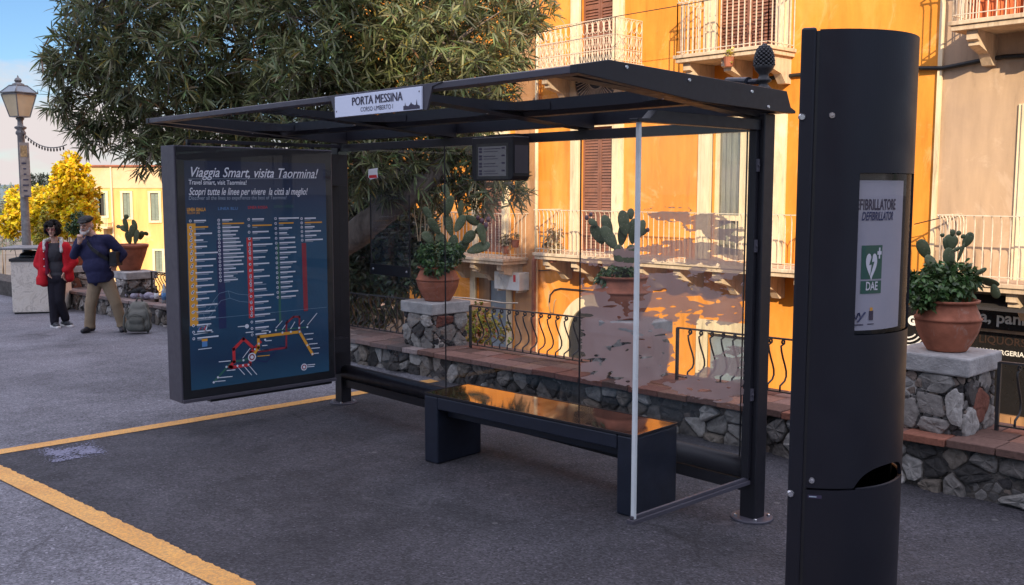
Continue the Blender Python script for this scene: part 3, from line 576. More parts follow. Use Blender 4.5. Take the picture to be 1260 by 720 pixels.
# shop front
MT['shopdark'] = plain('shop_front_dark', (.014, .013, .013), .25); MT['lit'] = plain('sign_letter', (.75, .72, .66), .4); MT['faded'] = plain('faded_letter', (.035, .018, .012), .5)
MT['awning'] = plain('dark_awning', (.03, .026, .026), .8)
m = MB(); m.box(1.0, 2.9, YF+.06, YF+.10, -3.1, -.28); m.build('shop_window', 'shopdark', BC)
m = MB(); m.box(.55, 3.4, YF-.12, YF-.023, -.22, .10); sb = m.build('shop_sign', 'shopdark', BC)
m = MB(); p = onY(1206, 396, YF-.125); m.text('a, panini', .245, front(p.x, YF-.125, p.z+.01), 'LEFT', 0, .006, 1.05); m.text('snack, pizz', .245, front(p.x-.06, YF-.125, p.z+.01), 'RIGHT', 0, .006, 1.0) if False else None
m.build('sign_lettering', 'lit', sb)
m = MB(); p = onY(1204, 421, YF+.055); m.text('LIQUORS', .17, front(p.x, YF+.055, p.z), 'LEFT', 0, .002, 1.0); m.build('window_lettering', 'faded', BC)
m = MB(); p = onY(1201, 433, YF+.055); m.text('HAMBURGERIA', .105, front(p.x, YF+.055, p.z), 'LEFT', 0, .002); m.build('window_lettering', 'lit', BC)
m = MB(); m.box(1.0, 2.9, YF-.02, YF+.05, -3.1, -1.55); 
for i in range(8): m.box(1.0+i*.24, 1.0+i*.24+.225, YF-.04, YF-.021, -3.1, -1.56)
m.build('shop_panel', 'wood', BC)
m = MB(); m.add([(.9, YF-.03, .30), (4, YF-.03, .30), (4, YF-.75, .18), (.9, YF-.75, .18), (.9, YF-.03, .26), (4, YF-.03, .26), (4, YF-.75, .14), (.9, YF-.75, .14)], [(0, 1, 2, 3), (7, 6, 5, 4), (3, 2, 6, 7), (0, 3, 7, 4), (1, 5, 6, 2)]); m.build('awning', 'awning', BC)
tp = thing('pennant_sign', (onY(1125, 395, YF-.2).x, YF-.2, -.4), 'dark shop sign with white hoops behind the terracotta pot, partly hidden', 'sign')
m = MB(); p = onY(1122, 392, YF-.2); m.box(p.x-.35, p.x+.22, YF-.24, YF-.2, p.z-.55, p.z+.22); m.build('sign_board', 'shopdark', tp)
m = MB(); q = onY(1117, 399, YF-.245); m.text('G', .2, front(q.x, YF-.245, q.z), 'LEFT', 0, .012)
for rr in (.17, .24, .31): m.tube([(p.x-.05+rr*cos(a), YF-.25, p.z-.16+rr*.9*sin(a)) for a in [radians(200+i*14) for i in range(10)]], .012, 5)
m.build('sign_lettering', 'lit', tp)
# shaded side: the tall buildings behind the photographer that keep the square in shadow
MT['shade'] = plaster('ochre_plaster', (.42, .32, .22), (.50, .39, .27), (.55, .44, .32))
def backbuilding(x0, x1, h, y, lab):
    t = thing('town_house', ((x0+x1)/2, y, 0), lab, 'building'); m = MB(); m.box(x0, x1, y-9, y, -1, h); m.build('wall', 'shade', t); m = MB(); m.box(x0-.2, x1+.0, y-9.2, y+.35, h+.002, h+.25); m.build('roof', 'terracotta', t)
    m = MB(); z = 1.2
    while z < h-2.2:
        x = x0+1.5
        while x < x1-1.5: m.box(x, x+1.0, y+.002, y+.05, z, z+1.8); x += 2.8
        z += 3.6
    m.build('window', 'shutter', t)
DB = 42.0   # distance of that row of houses: its roof line sets how high the shade reaches
HA, HB_ = 15.2+.6*(DB-13), 11.5+.6*(DB-13); SX = DB-13
backbuilding(2.2+SX, 12.9+SX, HA, -DB, 'tall ochre town house across the square, behind the photographer'); backbuilding(12.95+SX, 60+SX, HB_, -DB, 'long ochre town house across the square with shuttered windows')
# ------------------------------------------------------------------ bus shelter
SH = thing('bus_shelter', (2.15, 0, 0), 'dark grey bus shelter with glass roof, glass walls and a route map case', 'bus shelter')
LX = 4.3
def screw(m, c, ax, r=.008, d=.005):
    c, ax = Vector(c), Vector(ax); return m.tube([c, c+ax*d], [r, r*.8], 8)
for x in (0, LX):
    m = MB(); h = .052; m.box(x-h, x+h, -h, h, .012, 2.335); p = m.build('post', 'shelter', SH, bevel=.006)
    m = MB(); m.lathe([(.122, .0), (.122, .010), (.116, .014)], (x, 0, .0045), 32); m.build('base_flange', 'case', p, bevel=.001)
    m = MB()
    for a in (45, 135, 225, 315): m.lathe([(.011, 0), (.011, .009), (.007, .012)], (x+.095*cos(radians(a)), .095*sin(radians(a)), .0186), 6)
    m.build('bolt', 'steel', p)
RX0, RX1 = -.16, 4.44
m = MB(); m.prism([(-1.65, 2.425), (-1.65, 2.456), (-1.45, 2.492), (-1.45, 2.47), (-1.56, 2.425)], 'x', RX0+.05, RX1-.05); fa = m.build('front_fascia', 'case', SH, bevel=.003)
for x0, x1 in ((RX0, RX0+.048), (RX1-.048, RX1)):
    m = MB(); m.prism([(-1.655, 2.422), (-1.655, 2.46), (-1.45, 2.497), (.02, 2.455), (.065, 2.37), (.115, 2.352), (.115, 2.338), (-.04, 2.338), (-.78, 2.352), (-1.60, 2.418)], 'x', x0, x1); ep = m.build('roof_end_plate', 'shelter', SH, bevel=.003)
    m = MB()
    for y, z in ((-1.33, 2.473), (-.86, 2.45), (-.32, 2.43), (-.16, 2.36)): screw(m, (x1, y, z), X3, .010, .006)
    m.build('screw', 'steel', ep)
m = MB(); m.prism([(.03, 2.34), (.03, 2.43), (.10, 2.43), (.10, 2.34)], 'x', RX0+.05, RX1-.05); m.build('rear_roof_beam', 'shelter', SH, bevel=.003)
m = MB(); m.prism([(-.64, 2.385), (-.60, 2.36), (-.52, 2.36), (-.48, 2.385), (-.48, 2.448), (-.64, 2.452)], 'x', RX0+.05, RX1-.05); m.build('roof_cross_beam', 'shelter', SH)
RIBX = (.03, 1.51, 2.93, 4.27)
for x in RIBX:
    w_ = .07 if x in (1.51, 2.93) else .045
    m = MB(); m.prism([(.029, 2.31), (-.44, 2.345), (-.66, 2.365), (-1.15, 2.40), (-1.57, 2.424), (-1.57, 2.452), (-.66, 2.443), (.029, 2.432)], 'x', x-w_, x+w_)
    for sx_ in (-1, 1):          # rounded gussets where the rib meets the cross beam
        for y0, dy in ((-.645, -1), (-.475, 1)):
            if (x < .1 and sx_ < 0) or (x > 4.2 and sx_ > 0): continue
            R_ = .26 if dy < 0 else .16; pl = [(x+sx_*w_*.98, y0), (x+sx_*(w_+R_), y0)]+[(x+sx_*(w_+R_-R_*sin(radians(a))), y0+dy*(R_-R_*cos(radians(a)))) for a in range(10, 91, 10)]
            m.prism(pl if sx_*dy > 0 else pl[::-1], 'z', 2.39, 2.435)
    rb = m.build('roof_rib', 'shelter', SH)
    m = MB()
    for y in (-.2, -.85): screw(m, (x, y, 2.318 if y > -.5 else 2.372), -Z3, .007, .004)
    m.build('screw', 'steel', rb)
for i in range(3):
    a, b = (RX0+.05, RIBX[1]-.003) if i == 0 else ((RIBX[1]+.003, RIBX[2]-.003) if i == 1 else (RIBX[2]+.003, RX1-.05))
    m = MB(); m.add([(a, -1.448, 2.478), (b, -1.448, 2.478), (b, .02, 2.452), (a, .02, 2.452)], [(0, 1, 2, 3)]); m.build('roof_glass', 'roofglass', SH)
m = MB(); m.box(.055, 4.245, -.032, .032, 2.243, 2.305); m.build('head_beam', 'shelter', SH, bevel=.003)
for x in (1.51, 2.93): m = MB(); m.box(x-.03, x+.03, -.02, .02, 2.306, 2.345); m.build('beam_bracket', 'shelter', SH)
PX = (.06, 1.531, 2.957, 4.24)
for i in range(3):
    m = MB(); a, b = PX[i]+.003, PX[i+1]-.003; m.add([(a, -.05, .37), (b, -.05, .37), (b, -.05, 2.243), (a, -.05, 2.243)], [(0, 1, 2, 3)]); pn = m.build('rear_pane', 'glass', SH)
    m = MB(); m.box(b-.001, b+.004, -.055, -.045, .37, 2.242); m.build('pane_seal', 'shelter', pn)
m = MB(); m.add([(LX, -.06, .245), (LX, -1.06, .245), (LX, -1.06, 2.243), (LX, -.06, 2.243)], [(0, 1, 2, 3)]); pn = m.build('end_pane', 'glass', SH)
m = MB(); m.box(LX-.012, LX+.012, -1.078, -1.061, .245, 2.244); m.build('edge_strip', 'edge', pn, bevel=.002)
m = MB(); m.box(LX-.022, LX+.022, -1.10, -.055, .222, .244); m.box(LX-.009, LX+.009, -1.09, -.055, .2445, .262); m.build('bottom_rail', 'case', pn, bevel=.002)
m = MB(); m.prism([(-1.11, 2.2445), (-1.11, 2.259), (-1.02, 2.262), (-.965, 2.306), (-.054, 2.302), (-.054, 2.2445)], 'x', LX-.03, LX+.03); m.build('top_arm', 'shelter', SH, bevel=.002)
m = MB(); m.box(LX-.02, LX+.02, -.085, -.0535, .2625, 2.243); m.build('jamb', 'shelter', SH, bevel=.002)
for z in (1.60, .75, 2.05): m = MB(); m.box(LX+.0205, LX+.03, -.082, -.058, z-.035, z+.035); screw(m, (LX+.03, -.07, z), X3, .009); m.build('glass_clamp', 'case', SH)
m = MB(); m.tube([(.052, 0, .295), (4.248, 0, .295)], .064, 20); m.build('lean_rail', 'shelter', SH, smooth=True)
m = MB(); m.box(.052, 4.248, -.02, .02, .158, .228); m.build('lower_rail', 'shelter', SH, bevel=.004)
# --- route map case
CX0, CX1, CY0, CY1, CZ0, CZ1 = -.02, .214, -1.606, -.215, .265, 2.2485
dc = MB().box(CX0, CX1, CY0, CY1, CZ0, CZ1).build('display_case', 'case', SH, bevel=.006)
P_ = [onX(*p, CX1+.001) for p in ((224, 206), (237, 482), (403, 455), (401, 196))]
py0 = (P_[0].y+P_[1].y)/2; py1 = (P_[2].y+P_[3].y)/2; pz0 = (P_[1].z+P_[2].z)/2; pz1 = CZ1-.115
m = MB(); m.box(CX1+.0005, CX1+.006, CY0+.012, CY1-.012, CZ0+.03, CZ1-.012); m.build('face_frame', 'black', dc)
m = MB(); m.box(CX1+.0005, CX1+.022, CY0+.004, CY1-.004, CZ0+.001, CZ0+.026); m.build('bottom_lip', 'case', dc, bevel=.002)
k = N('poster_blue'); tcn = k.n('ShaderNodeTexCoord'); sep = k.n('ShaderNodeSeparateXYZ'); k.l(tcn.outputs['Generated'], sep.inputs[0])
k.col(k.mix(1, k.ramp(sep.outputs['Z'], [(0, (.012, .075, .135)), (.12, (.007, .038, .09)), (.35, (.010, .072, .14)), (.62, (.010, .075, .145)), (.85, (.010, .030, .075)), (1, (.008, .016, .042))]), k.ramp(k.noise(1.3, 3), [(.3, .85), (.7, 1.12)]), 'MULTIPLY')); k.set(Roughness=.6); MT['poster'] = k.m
for nm, c in dict(pwhite=(.72, .74, .78), porange=(.78, .36, .03), pred=(.62, .03, .035), pdred=(.28, .02, .035), pgreen=(.03, .13, .09), pnavy=(.012, .022, .09), pgrey=(.30, .36, .42), pline=(.20, .30, .38), pblue=(.10, .25, .5)).items(): MT[nm] = plain('print_'+nm[1:], c, .55, 0, .04)
PM = ['poster', 'pwhite', 'porange', 'pred', 'pdred', 'pgreen', 'pnavy', 'pgrey', 'pline', 'pblue']
XP = CX1+.0075
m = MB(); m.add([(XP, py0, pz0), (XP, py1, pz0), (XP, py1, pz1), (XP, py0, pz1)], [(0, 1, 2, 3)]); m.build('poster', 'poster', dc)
pr = MB(); XT = XP+.002; lay = [0]
def pc(px, py): p = onX(px, py, XT); return p.y, p.z
def ptext(t, px, py, h, mi, sx=1, shear=0, bold=0, al='LEFT', rot=0):
    y, z = pc(px, py); pr.cur = mi; pr.text(t, h, frame((XT, y, z), (0, 1, 0), (0, 0, 1), (1, 0, 0)) @ Matrix.Rotation(rot, 4, 'Z'), al, shear, bold, sx)
def pline(pts, wd, mi, dx=0):
    pr.cur = mi; q = [pc(*p) for p in pts]
    for (a, b), (c, d) in zip(q[:-1], q[1:]):
        L_ = sqrt((c-a)**2+(d-b)**2) or 1; u, v = (c-a)/L_, (d-b)/L_; e = wd*.45
        pr.add([(XT+dx, a-u*e+v*wd/2, b-v*e-u*wd/2), (XT+dx, c+u*e+v*wd/2, d+v*e-u*wd/2), (XT+dx, c+u*e-v*wd/2, d+v*e+u*wd/2), (XT+dx, a-u*e-v*wd/2, b-v*e+u*wd/2)], [(0, 1, 2, 3)])
def prect(y0, z0, y1, z1, mi, dx=0): pr.cur = mi; pr.add([(XT+dx, y0, z0), (XT+dx, y1, z0), (XT+dx, y1, z1), (XT+dx, y0, z1)], [(0, 1, 2, 3)])
def pdisc(px, py, r, mi, dx=.001): y, z = pc(px, py); pr.cur = mi; pr.add([(XT+dx, y+r*cos(2*pi*i/12), z+r*sin(2*pi*i/12)) for i in range(12)], [tuple(range(12))])
def fit(t, x0, y0, x1, mi, hpx, shear=0, bold=0):
    a, b = pc(x0, y0), pc(x1, y0); h = hpx; cu = bpy.data.curves.new('t', 'FONT'); cu.body = t; cu.size = h; o = bpy.data.objects.new('t', cu); COL.objects.link(o); bpy.context.view_layer.update(); wd = o.dimensions.x; bpy.data.objects.remove(o); bpy.data.curves.remove(cu)
    ptext(t, x0, y0, h, mi, (b[0]-a[0])/wd, shear, bold)
fit('Viaggia Smart, visita Taormina!', 232, 217.5, 389, 1, .108, .36, .0010); pline([(232, 220.3), (389, 219.6)], .003, 7)
fit('Travel smart, visit Taormina!', 232, 227, 303, 1, .050, .08, .0006)
fit('Scopri tutte le linee per vivere  la città al meglio!', 232, 240, 377, 1, .080, .36, .0008)
fit('Discover all the lines to experience the best of Taormina!', 232, 246, 352, 7, .043, .08)
fit('LINEA GIALLA', 230, 260, 253, 2, .036, 0, .001); fit('YELLOW LINE', 230, 263.5, 246, 2, .024)
for x, t, c in ((268, 'LINEA BLU', 9), (305, 'LINEA ROSSA', 3), (337, 'LINEA VERDE', 5)): fit(t, x, 260-(x-230)*.04, x+24, c, .032)
rp = random.Random(3); colp = [(234, 272, 425, 2, 19), (269, 271, 350, 6, 17), (306, 270, 420, 3, 19), (339, 269, 372, 5, 17), (371, 269, 301, 4, 6)]
for x, ya, yb, c, nrow in colp:
    dxs = (yb-ya)*.030
    for i in range(nrow):
        y = ya+(yb-ya)*i/nrow; xx = x+(y-270)*.030; yy, zz = pc(xx, y); prect(yy+.030, zz-.004, yy+.030+rp.uniform(.07, .19), zz+.007, 1 if i != 1 else 2); prect(yy+.030, zz-.016, yy+.030+rp.uniform(.04, .12), zz-.010, 7); pdisc(xx, y, .011, 1)
        pdisc(xx, y, .006, 6, .0015)
for x, y0, y1, c, w_ in ((235.5, 280, 396, 2, .068), (307, 296, 388, 3, .05), (374, 302, 380, 4, .042), (271, 300, 400, 6, .064), (342, 300, 396, 5, .020)):
    pline([(x, y0), (x+(y1-y0)*.030, y1)], w_, c, -.0005)
    if c in (2, 3):
        for i in range(14): yy = y0+(y1-y0)*(i+.5)/14; pdisc(x+(yy-y0)*.03, yy, .009, 1, .002); pdisc(x+(yy-y0)*.03, yy, .005, 6, .0025)
wv = [(240, 383), (250, 384), (258, 379), (263, 370), (270, 361), (281, 358), (293, 362), (305, 363), (314, 356)]
pline(wv, .003, 8); pline([(x+2, y+9) for x, y in wv], .003, 8)
for (x, y) in wv[1::2]: pline([(x, y), (x+2, y+9)], .003, 8)
pline([(240, 394), (402, 378)], .0025, 8)
# network map, positions read off the printed map
def zm(x, y): return 225+x*195/1003, 350+y*140/720
def zl(pts, w_, mi, dx=0): pline([zm(*p) for p in pts], w_, mi, dx)
zl([(195, 620), (310, 490), (385, 480), (430, 465)], .016, 5, -.0004); zl([(585, 290), (790, 270)], .010, 5, -.0004); zl([(455, 480), (530, 490), (570, 440), (620, 390), (660, 395)], .010, 6, -.0004)
zl([(310, 525), (425, 508), (432, 430), (490, 365)], .024, 3); zl([(310, 525), (298, 520), (325, 490), (322, 410), (385, 345), (455, 410)], .024, 3)
zl([(480, 425), (655, 400), (655, 245), (700, 205), (738, 205), (738, 285)], .016, 4)
zl([(437, 460), (478, 400), (478, 332), (738, 300), (820, 440)], .024, 2, .0006)
for x, y in ((195, 620), (222, 588), (275, 522), (345, 515), (380, 512), (415, 508), (383, 480), (480, 375), (550, 300), (588, 290), (630, 305), (683, 300), (735, 275), (787, 270), (738, 300), (787, 385), (820, 440), (455, 410), (520, 350)): pdisc(*zm(x, y), .009, 1, .0015)
for a, b in (((345, 520), (390, 570)), ((385, 515), (435, 573)), ((418, 512), (468, 570)), ((380, 465), (425, 405)), ((590, 275), (628, 232)), ((630, 285), (668, 230)), ((683, 280), (708, 238)), ((735, 260), (765, 228)), ((790, 255), (848, 183))): zl([a, b], .006, 1)
for x, y, n_ in ((232, 590, 80), (205, 615, 62), (230, 490, 70), (280, 545, 50), (350, 268, 40), (400, 305, 45), (500, 295, 40), (525, 358, 35), (505, 388, 28), (475, 420, 70), (475, 455, 72), (770, 315, 55), (785, 348, 35), (800, 378, 50), (815, 405, 50), (832, 437, 26), (790, 510, 45), (790, 522, 40)):
    a = zm(x, y); b = zm(x+n_, y-n_*.09); pline([a, b], .007, 1 if y != 455 else 2)
for x, y, r_ in ((437, 460, .036), (767, 523, .030)): pdisc(*zm(x, y), r_, 1); pdisc(*zm(x, y), r_*.72, 4, .0012); pdisc(*zm(x, y), r_*.42, 1, .0016)
pdisc(*zm(405, 265), .018, 1)
for i in range(6): zl([(98+9*i, 292-14*sin(i*.7)), (110+9*i, 268+10*sin(i*.9))], .009, (9, 3, 1)[i % 3])
zl([(70, 318), (190, 300)], .006, 1); y, z = pc(*zm(138, 370)); prect(y-.022, z-.03, y+.022, z+.03, 9); prect(y-.024, z+.012, y+.024, z+.032, 2, .001); zl([(100, 412), (180, 402)], .006, 1)
pr.build('poster_print', PM, dc)
m = MB(); m.add([(XT+.006, CY0+.014, CZ0+.032), (XT+.006, CY1-.014, CZ0+.032), (XT+.006, CY1-.014, CZ1-.014), (XT+.006, CY0+.014, CZ1-.014)], [(0, 1, 2, 3)])
MT['coverglass'] = glass_mat('cover_glass', (.95, .96, .98), boost=.22, dirt=.003); m.build('cover_glass', 'coverglass', dc)
m = MB(); a = onX(228, 173, .1); m.box(.08, .12, -1.45, -.053, 2.272, 2.30); m.box(.09, .11, -1.45, -1.42, 2.25, 2.272); m.box(.09, .11, -.35, -.32, 2.25, 2.272); m.build('case_top_bar', 'shelter', SH, bevel=.002)
m = MB(); m.box(CX0+.05, CX1-.03, CY0+.25, CY1-.02, CZ0-.028, CZ0-.001); m.build('case_underside', 'black', dc)
m = MB(); m.box(.062, .20, -.214, -.054, .5, .62); m.build('case_bracket', 'shelter', SH); m = MB(); m.box(.062, .20, -.214, -.054, 1.95, 2.07); m.build('case_bracket', 'shelter', SH)
m = MB(); m.box(CX0+.01, CX0+.2, -.2145, -.055, CZ0+.05, CZ1-.02) if False else m.box(-.01, .06, -.214, -.053, CZ0+.02, CZ1-.03); m.build('case_back_panel', 'shelter', SH)
# --- stop name sign on the front edge
m = MB(); YS = -1.657
m.prism([(2.42, 2.456), (2.47, 2.44), (2.515, 2.325), (3.375, 2.325), (3.42, 2.44), (3.50, 2.456)], 'y', YS, YS+.012); sg = m.build('name_sign', 'case', SH)
m = MB(); m.box(2.53, 3.345, YS-.012, YS-.001, 2.327, 2.445); m.build('sign_face', 'signwhite', sg, bevel=.002)
m = MB(); YT = YS-.0135
[m.text('PORTA MESSINA', .066, front(2.945+dx_, YT-.0001*i_, 2.384), 'CENTER', 0, 0, .98) for i_, dx_ in enumerate((-.0022, 0, .0022))]; m.text('CORSO UMBERTO I', .035, front(2.945, YT, 2.346), 'CENTER', 0, 0, 1.0)
sk = [(3.19, 2.332), (3.19, 2.352), (3.203, 2.354), (3.206, 2.372), (3.212, 2.354), (3.235, 2.35), (3.25, 2.36), (3.258, 2.37), (3.266, 2.36), (3.29, 2.352), (3.30, 2.354), (3.306, 2.382), (3.312, 2.354), (3.333, 2.346), (3.333, 2.332)]
m.add([(x, YT, z) for x, z in sk], [tuple(range(len(sk)))])
for x, z in ((2.548, 2.36), (3.328, 2.42)): m.add([(x+.005*cos(i*pi/5), YT, z+.005*sin(i*pi/5)) for i in range(10)], [tuple(range(10))])
m.build('sign_lettering', 'ink', sg)
# --- things stuck to the rear glass
hp = [onY(x, y, -.062) for x, y in ((456, 240), (505, 342))]
m = MB(); m.add([(hp[0].x, -.066, hp[1].z), (hp[1].x, -.066, hp[1].z), (hp[1].x, -.066, hp[0].z), (hp[0].x, -.066, hp[0].z)], [(0, 1, 2, 3)])
MT['acryl'] = glass_mat('acrylic_sheet', (.88, .89, .9), boost=.45, dirt=.06); th = m.build('timetable_holder', 'acryl', SH)
m = MB(); m.box(hp[0].x-.002, hp[0].x+.006, -.07, -.062, hp[1].z+.08, hp[0].z); m.box(hp[1].x-.004, hp[1].x+.004, -.07, -.062, hp[1].z+.08, hp[0].z); m.build('holder_edge', 'shelter', th)
m = MB(); m.box(hp[0].x-.005, hp[1].x+.01, -.075, -.058, hp[1].z, hp[1].z+.088); hb = m.build('holder_bar', 'black', th, bevel=.003)
m = MB(); [screw(m, (x, -.075, hp[1].z+.045), -Y3, .012, .005) for x in (hp[0].x+.04, hp[1].x-.035)]; m.build('screw', 'steel', hb)
a = onY(453, 207, -.053); b = onY(465, 221, -.053); m = MB(); rr = random.Random(4); m.add([(a.x, -.053, b.z+.02), (a.x+.03, -.053, b.z), (b.x, -.053, b.z+.015), (b.x-.005, -.053, a.z-.03), (b.x, -.053, a.z), (a.x, -.053, a.z-.01)], [tuple(range(6))]); m.cur = 1; mz = (a.z+b.z)/2
m.add([(a.x+.01, -.0535, b.z+.012), (b.x-.01, -.0535, b.z+.015), (b.x-.02, -.0535, mz-.008), (a.x+.01, -.0535, mz-.012)], [(0, 1, 2, 3)]); m.build('sticker', ['white', 'pred'], SH)
# --- torn frosted film (shapes read from the photo, in pixels of the photo)
FP = [[(780, 262), (798, 258), (812, 254), (831, 255), (848, 257), (850, 264), (865, 262), (880, 261), (888, 266), (902, 277), (916, 279), (916, 299), (888, 300), (865, 296), (850, 285), (831, 274), (809, 272), (790, 264)],
      [(714, 306), (738, 306), (775, 304), (812, 299), (850, 293), (865, 290), (900, 303), (916, 305), (916, 352), (893, 344), (868, 347), (866, 341), (888, 335), (870, 332), (856, 341), (842, 341), (849, 333), (842, 325), (812, 322), (786, 328), (775, 330), (714, 325), (714, 317), (760, 316)],
      [(714, 338), (722, 352), (734, 348), (741, 356), (748, 352), (753, 368), (764, 372), (771, 388), (776, 370), (790, 362), (798, 336), (830, 332), (840, 345), (860, 352), (916, 360), (916, 396), (890, 402), (880, 396), (870, 400), (862, 388), (858, 402), (842, 398), (838, 380), (832, 400), (822, 398), (812, 380), (806, 404), (828, 410), (830, 440), (820, 466), (776, 478), (714, 456)],
      [(714, 455), (780, 470), (828, 468), (858, 458), (878, 440), (890, 432), (901, 426), (916, 428), (916, 500), (888, 499), (865, 491), (842, 487), (812, 476), (786, 472), (750, 470), (714, 466)]]
def inside(p, poly):
    c = False; dmin = 1e9; n = len(poly)
    for i in range(n):
        (x0, y0), (x1, y1) = poly[i], poly[(i+1) % n]
        if (y0 > p[1]) != (y1 > p[1]) and p[0] < (x1-x0)*(p[1]-y0)/(y1-y0)+x0: c = not c
        dx, dy = x1-x0, y1-y0; t = max(0, min(1, ((p[0]-x0)*dx+(p[1]-y0)*dy)/(dx*dx+dy*dy+1e-9))); dmin = min(dmin, (p[0]-x0-t*dx)**2+(p[1]-y0-t*dy)**2)
    return sqrt(dmin)*(1 if c else -1)
def filmf(x, y):
    if x < 714.6 or x > 915.4: return -1
    s = max(inside((x, y), q) for q in FP); s = max(-8, min(9, s))
    v = s-.6+4.5*mnoise.noise(Vector((x*.035, y*.20, 1)))+2.8*mnoise.noise(Vector((x*.18, y*.5, 7)))+2.2*mnoise.noise(Vector((x*.35, y*1.0, 17)))
    if s > 0: v -= 40*max(0, mnoise.noise(Vector((x*.028+.012*y, y*.13, 21)))-.13)+30*max(0, mnoise.noise(Vector((x*.09, y*.20, 33)))-.22)
    return v
MT['film'] = plain('torn_film', (.27, .19, .19), .65, 0, .12, 6)
k = N('torn_film'); k.col(k.ramp(k.noise(5, 5), [(.3, (.33, .255, .245)), (.7, (.43, .335, .325))])); k.set(Roughness=.7)
tr = k.n('ShaderNodeBsdfTransparent'); tl = k.n('ShaderNodeBsdfTranslucent'); tl.inputs[0].default_value = (.5, .36, .34, 1); m1 = k.n('ShaderNodeMixShader'); m1.inputs[0].default_value = .35; k.l(k.b.outputs[0], m1.inputs[1]); k.l(tl.outputs[0], m1.inputs[2])
m2 = k.n('ShaderNodeMixShader'); m2.inputs[0].default_value = .20; k.l(m1.outputs[0], m2.inputs[1]); k.l(tr.outputs[0], m2.inputs[2]); k.l(m2.outputs[0], k.o.inputs[0]); MT['film'] = k.m
marching(filmf, 714, 916, 250, 504, 1.0, lambda x, y: tuple(onY(x, y, -.0535)), MB()).build('torn_film', 'film', SH)

# ------------------------------------------------------------------ arrivals screen
a = onY(580.5, 178, -.25); b = onY(631, 222, -.25); mx0, mx1, mz0, mz1 = a.x, b.x, b.z, a.z+.045
MO = thing('arrivals_screen', ((mx0+mx1)/2, -.17, mz1), 'dark arrivals screen with grey display hanging under the shelter roof', 'screen')
m = MB(); c_ = .03; m.prism([(mx0, mz1), (mx0, mz0+c_), (mx0+c_*.3, mz0+c_*.3), (mx0+c_, mz0), (mx1-c_, mz0), (mx1-c_*.3, mz0+c_*.3), (mx1, mz0+c_), (mx1, mz1)], 'y', -.25, -.09); m.build('housing', 'shelter', MO, bevel=.006)
q = [onY(x, y, -.2515) for x, y in ((588.5, 181), (623, 216.5))]; sx0, sx1, sz0, sz1 = q[0].x, q[1].x, q[1].z, q[0].z
m = MB(); m.box(sx0-.02, sx1+.02, -.2512, -.2500, sz0-.02, sz1+.02); m.build('bezel', 'black', MO)
k = N('dim_display'); k.col((.045, .045, .055)); k.set(Roughness=.3, Emission_Color=(.32, .33, .40, 1), Emission_Strength=.045); MT['display'] = k.m
m = MB(); m.add([(sx0, -.2525, sz0), (sx1, -.2525, sz0), (sx1, -.2525, sz1), (sx0, -.2525, sz1)], [(0, 1, 2, 3)]); dp = m.build('display', 'display', MO)
m = MB(); H_ = (sz1-sz0)/4; W_ = sx1-sx0
for i in range(4):
    z0 = sz1-(i+1)*H_
    for q in ((.03, .14, .16, .45), (.03, .14, .55, .84), (.20, .62 if i else .8, .62, .72), (.20, .70, .28, .36), (.84, .95, .62, .84)): m.box(sx0+q[0]*W_, sx0+q[1]*W_, -.2535, -.253, z0+q[2]*H_, z0+q[3]*H_)
m.build('display_row', 'ink', dp)
m = MB(); m.box((mx0+mx1)/2-.12, (mx0+mx1)/2+.12, -.20, -.033, mz1-.02, mz1+.045) if False else m.box(mx0+.08, mx1-.08, -.16, -.034, 2.25, 2.30); m.build('hanger', 'shelter', MO)
m = MB(); m.box(mx1+.0005, mx1+.004, -.235, -.11, mz0+.05, mz1-.06); m.build('side_vent', 'case', MO)

# ------------------------------------------------------------------ bench
BE = thing('bench', (2.033, -.6556, 0), 'dark blue grey metal bench with a glossy brown seat inside the shelter', 'bench', rz=.078, local=True); BL, BD, BH = 1.816, .435, .50
for x0, x1 in ((0, .135), (BL-.135, BL)): m = MB(); m.box(x0, x1, 0, BD, .006, BH-.018); m.build('leg', 'bench', BE, bevel=.010)
m = MB(); m.box(.136, BL-.136, .0, BD, BH-.105, BH-.018); m.build('apron', 'bench', BE, bevel=.008)
m = MB(); m.box(.136, BL-.136, .09, BD-.06, BH-.17, BH-.1055); m.build('under_beam', 'bench', BE, bevel=.006)
k = N('glossy_brown_seat'); k.col(k.ramp(k.noise(6, 4), [(.3, (.16, .085, .05)), (.7, (.21, .12, .075))])); k.set(Metallic=.85, Roughness=k.ramp(k.noise(9, 6, .7), [(.4, .03), (.75, .14)]), Coat_Weight=.5, Coat_Roughness=.03); MT['seat'] = k.m
m = MB(); m.box(.004, BL-.004, .004, BD-.004, BH-.017, BH-.003); m.build('seat', 'seat', BE, bevel=.003)
m = MB(); m.box(-.001, BL+.001, -.003, .003, BH-.014, BH); m.box(-.001, BL+.001, BD-.003, BD+.003, BH-.014, BH); m.box(-.003, .003, .0035, BD-.0035, BH-.014, BH); m.box(BL-.003, BL+.003, .0035, BD-.0035, BH-.014, BH); m.build('seat_edge', 'shelter', BE)

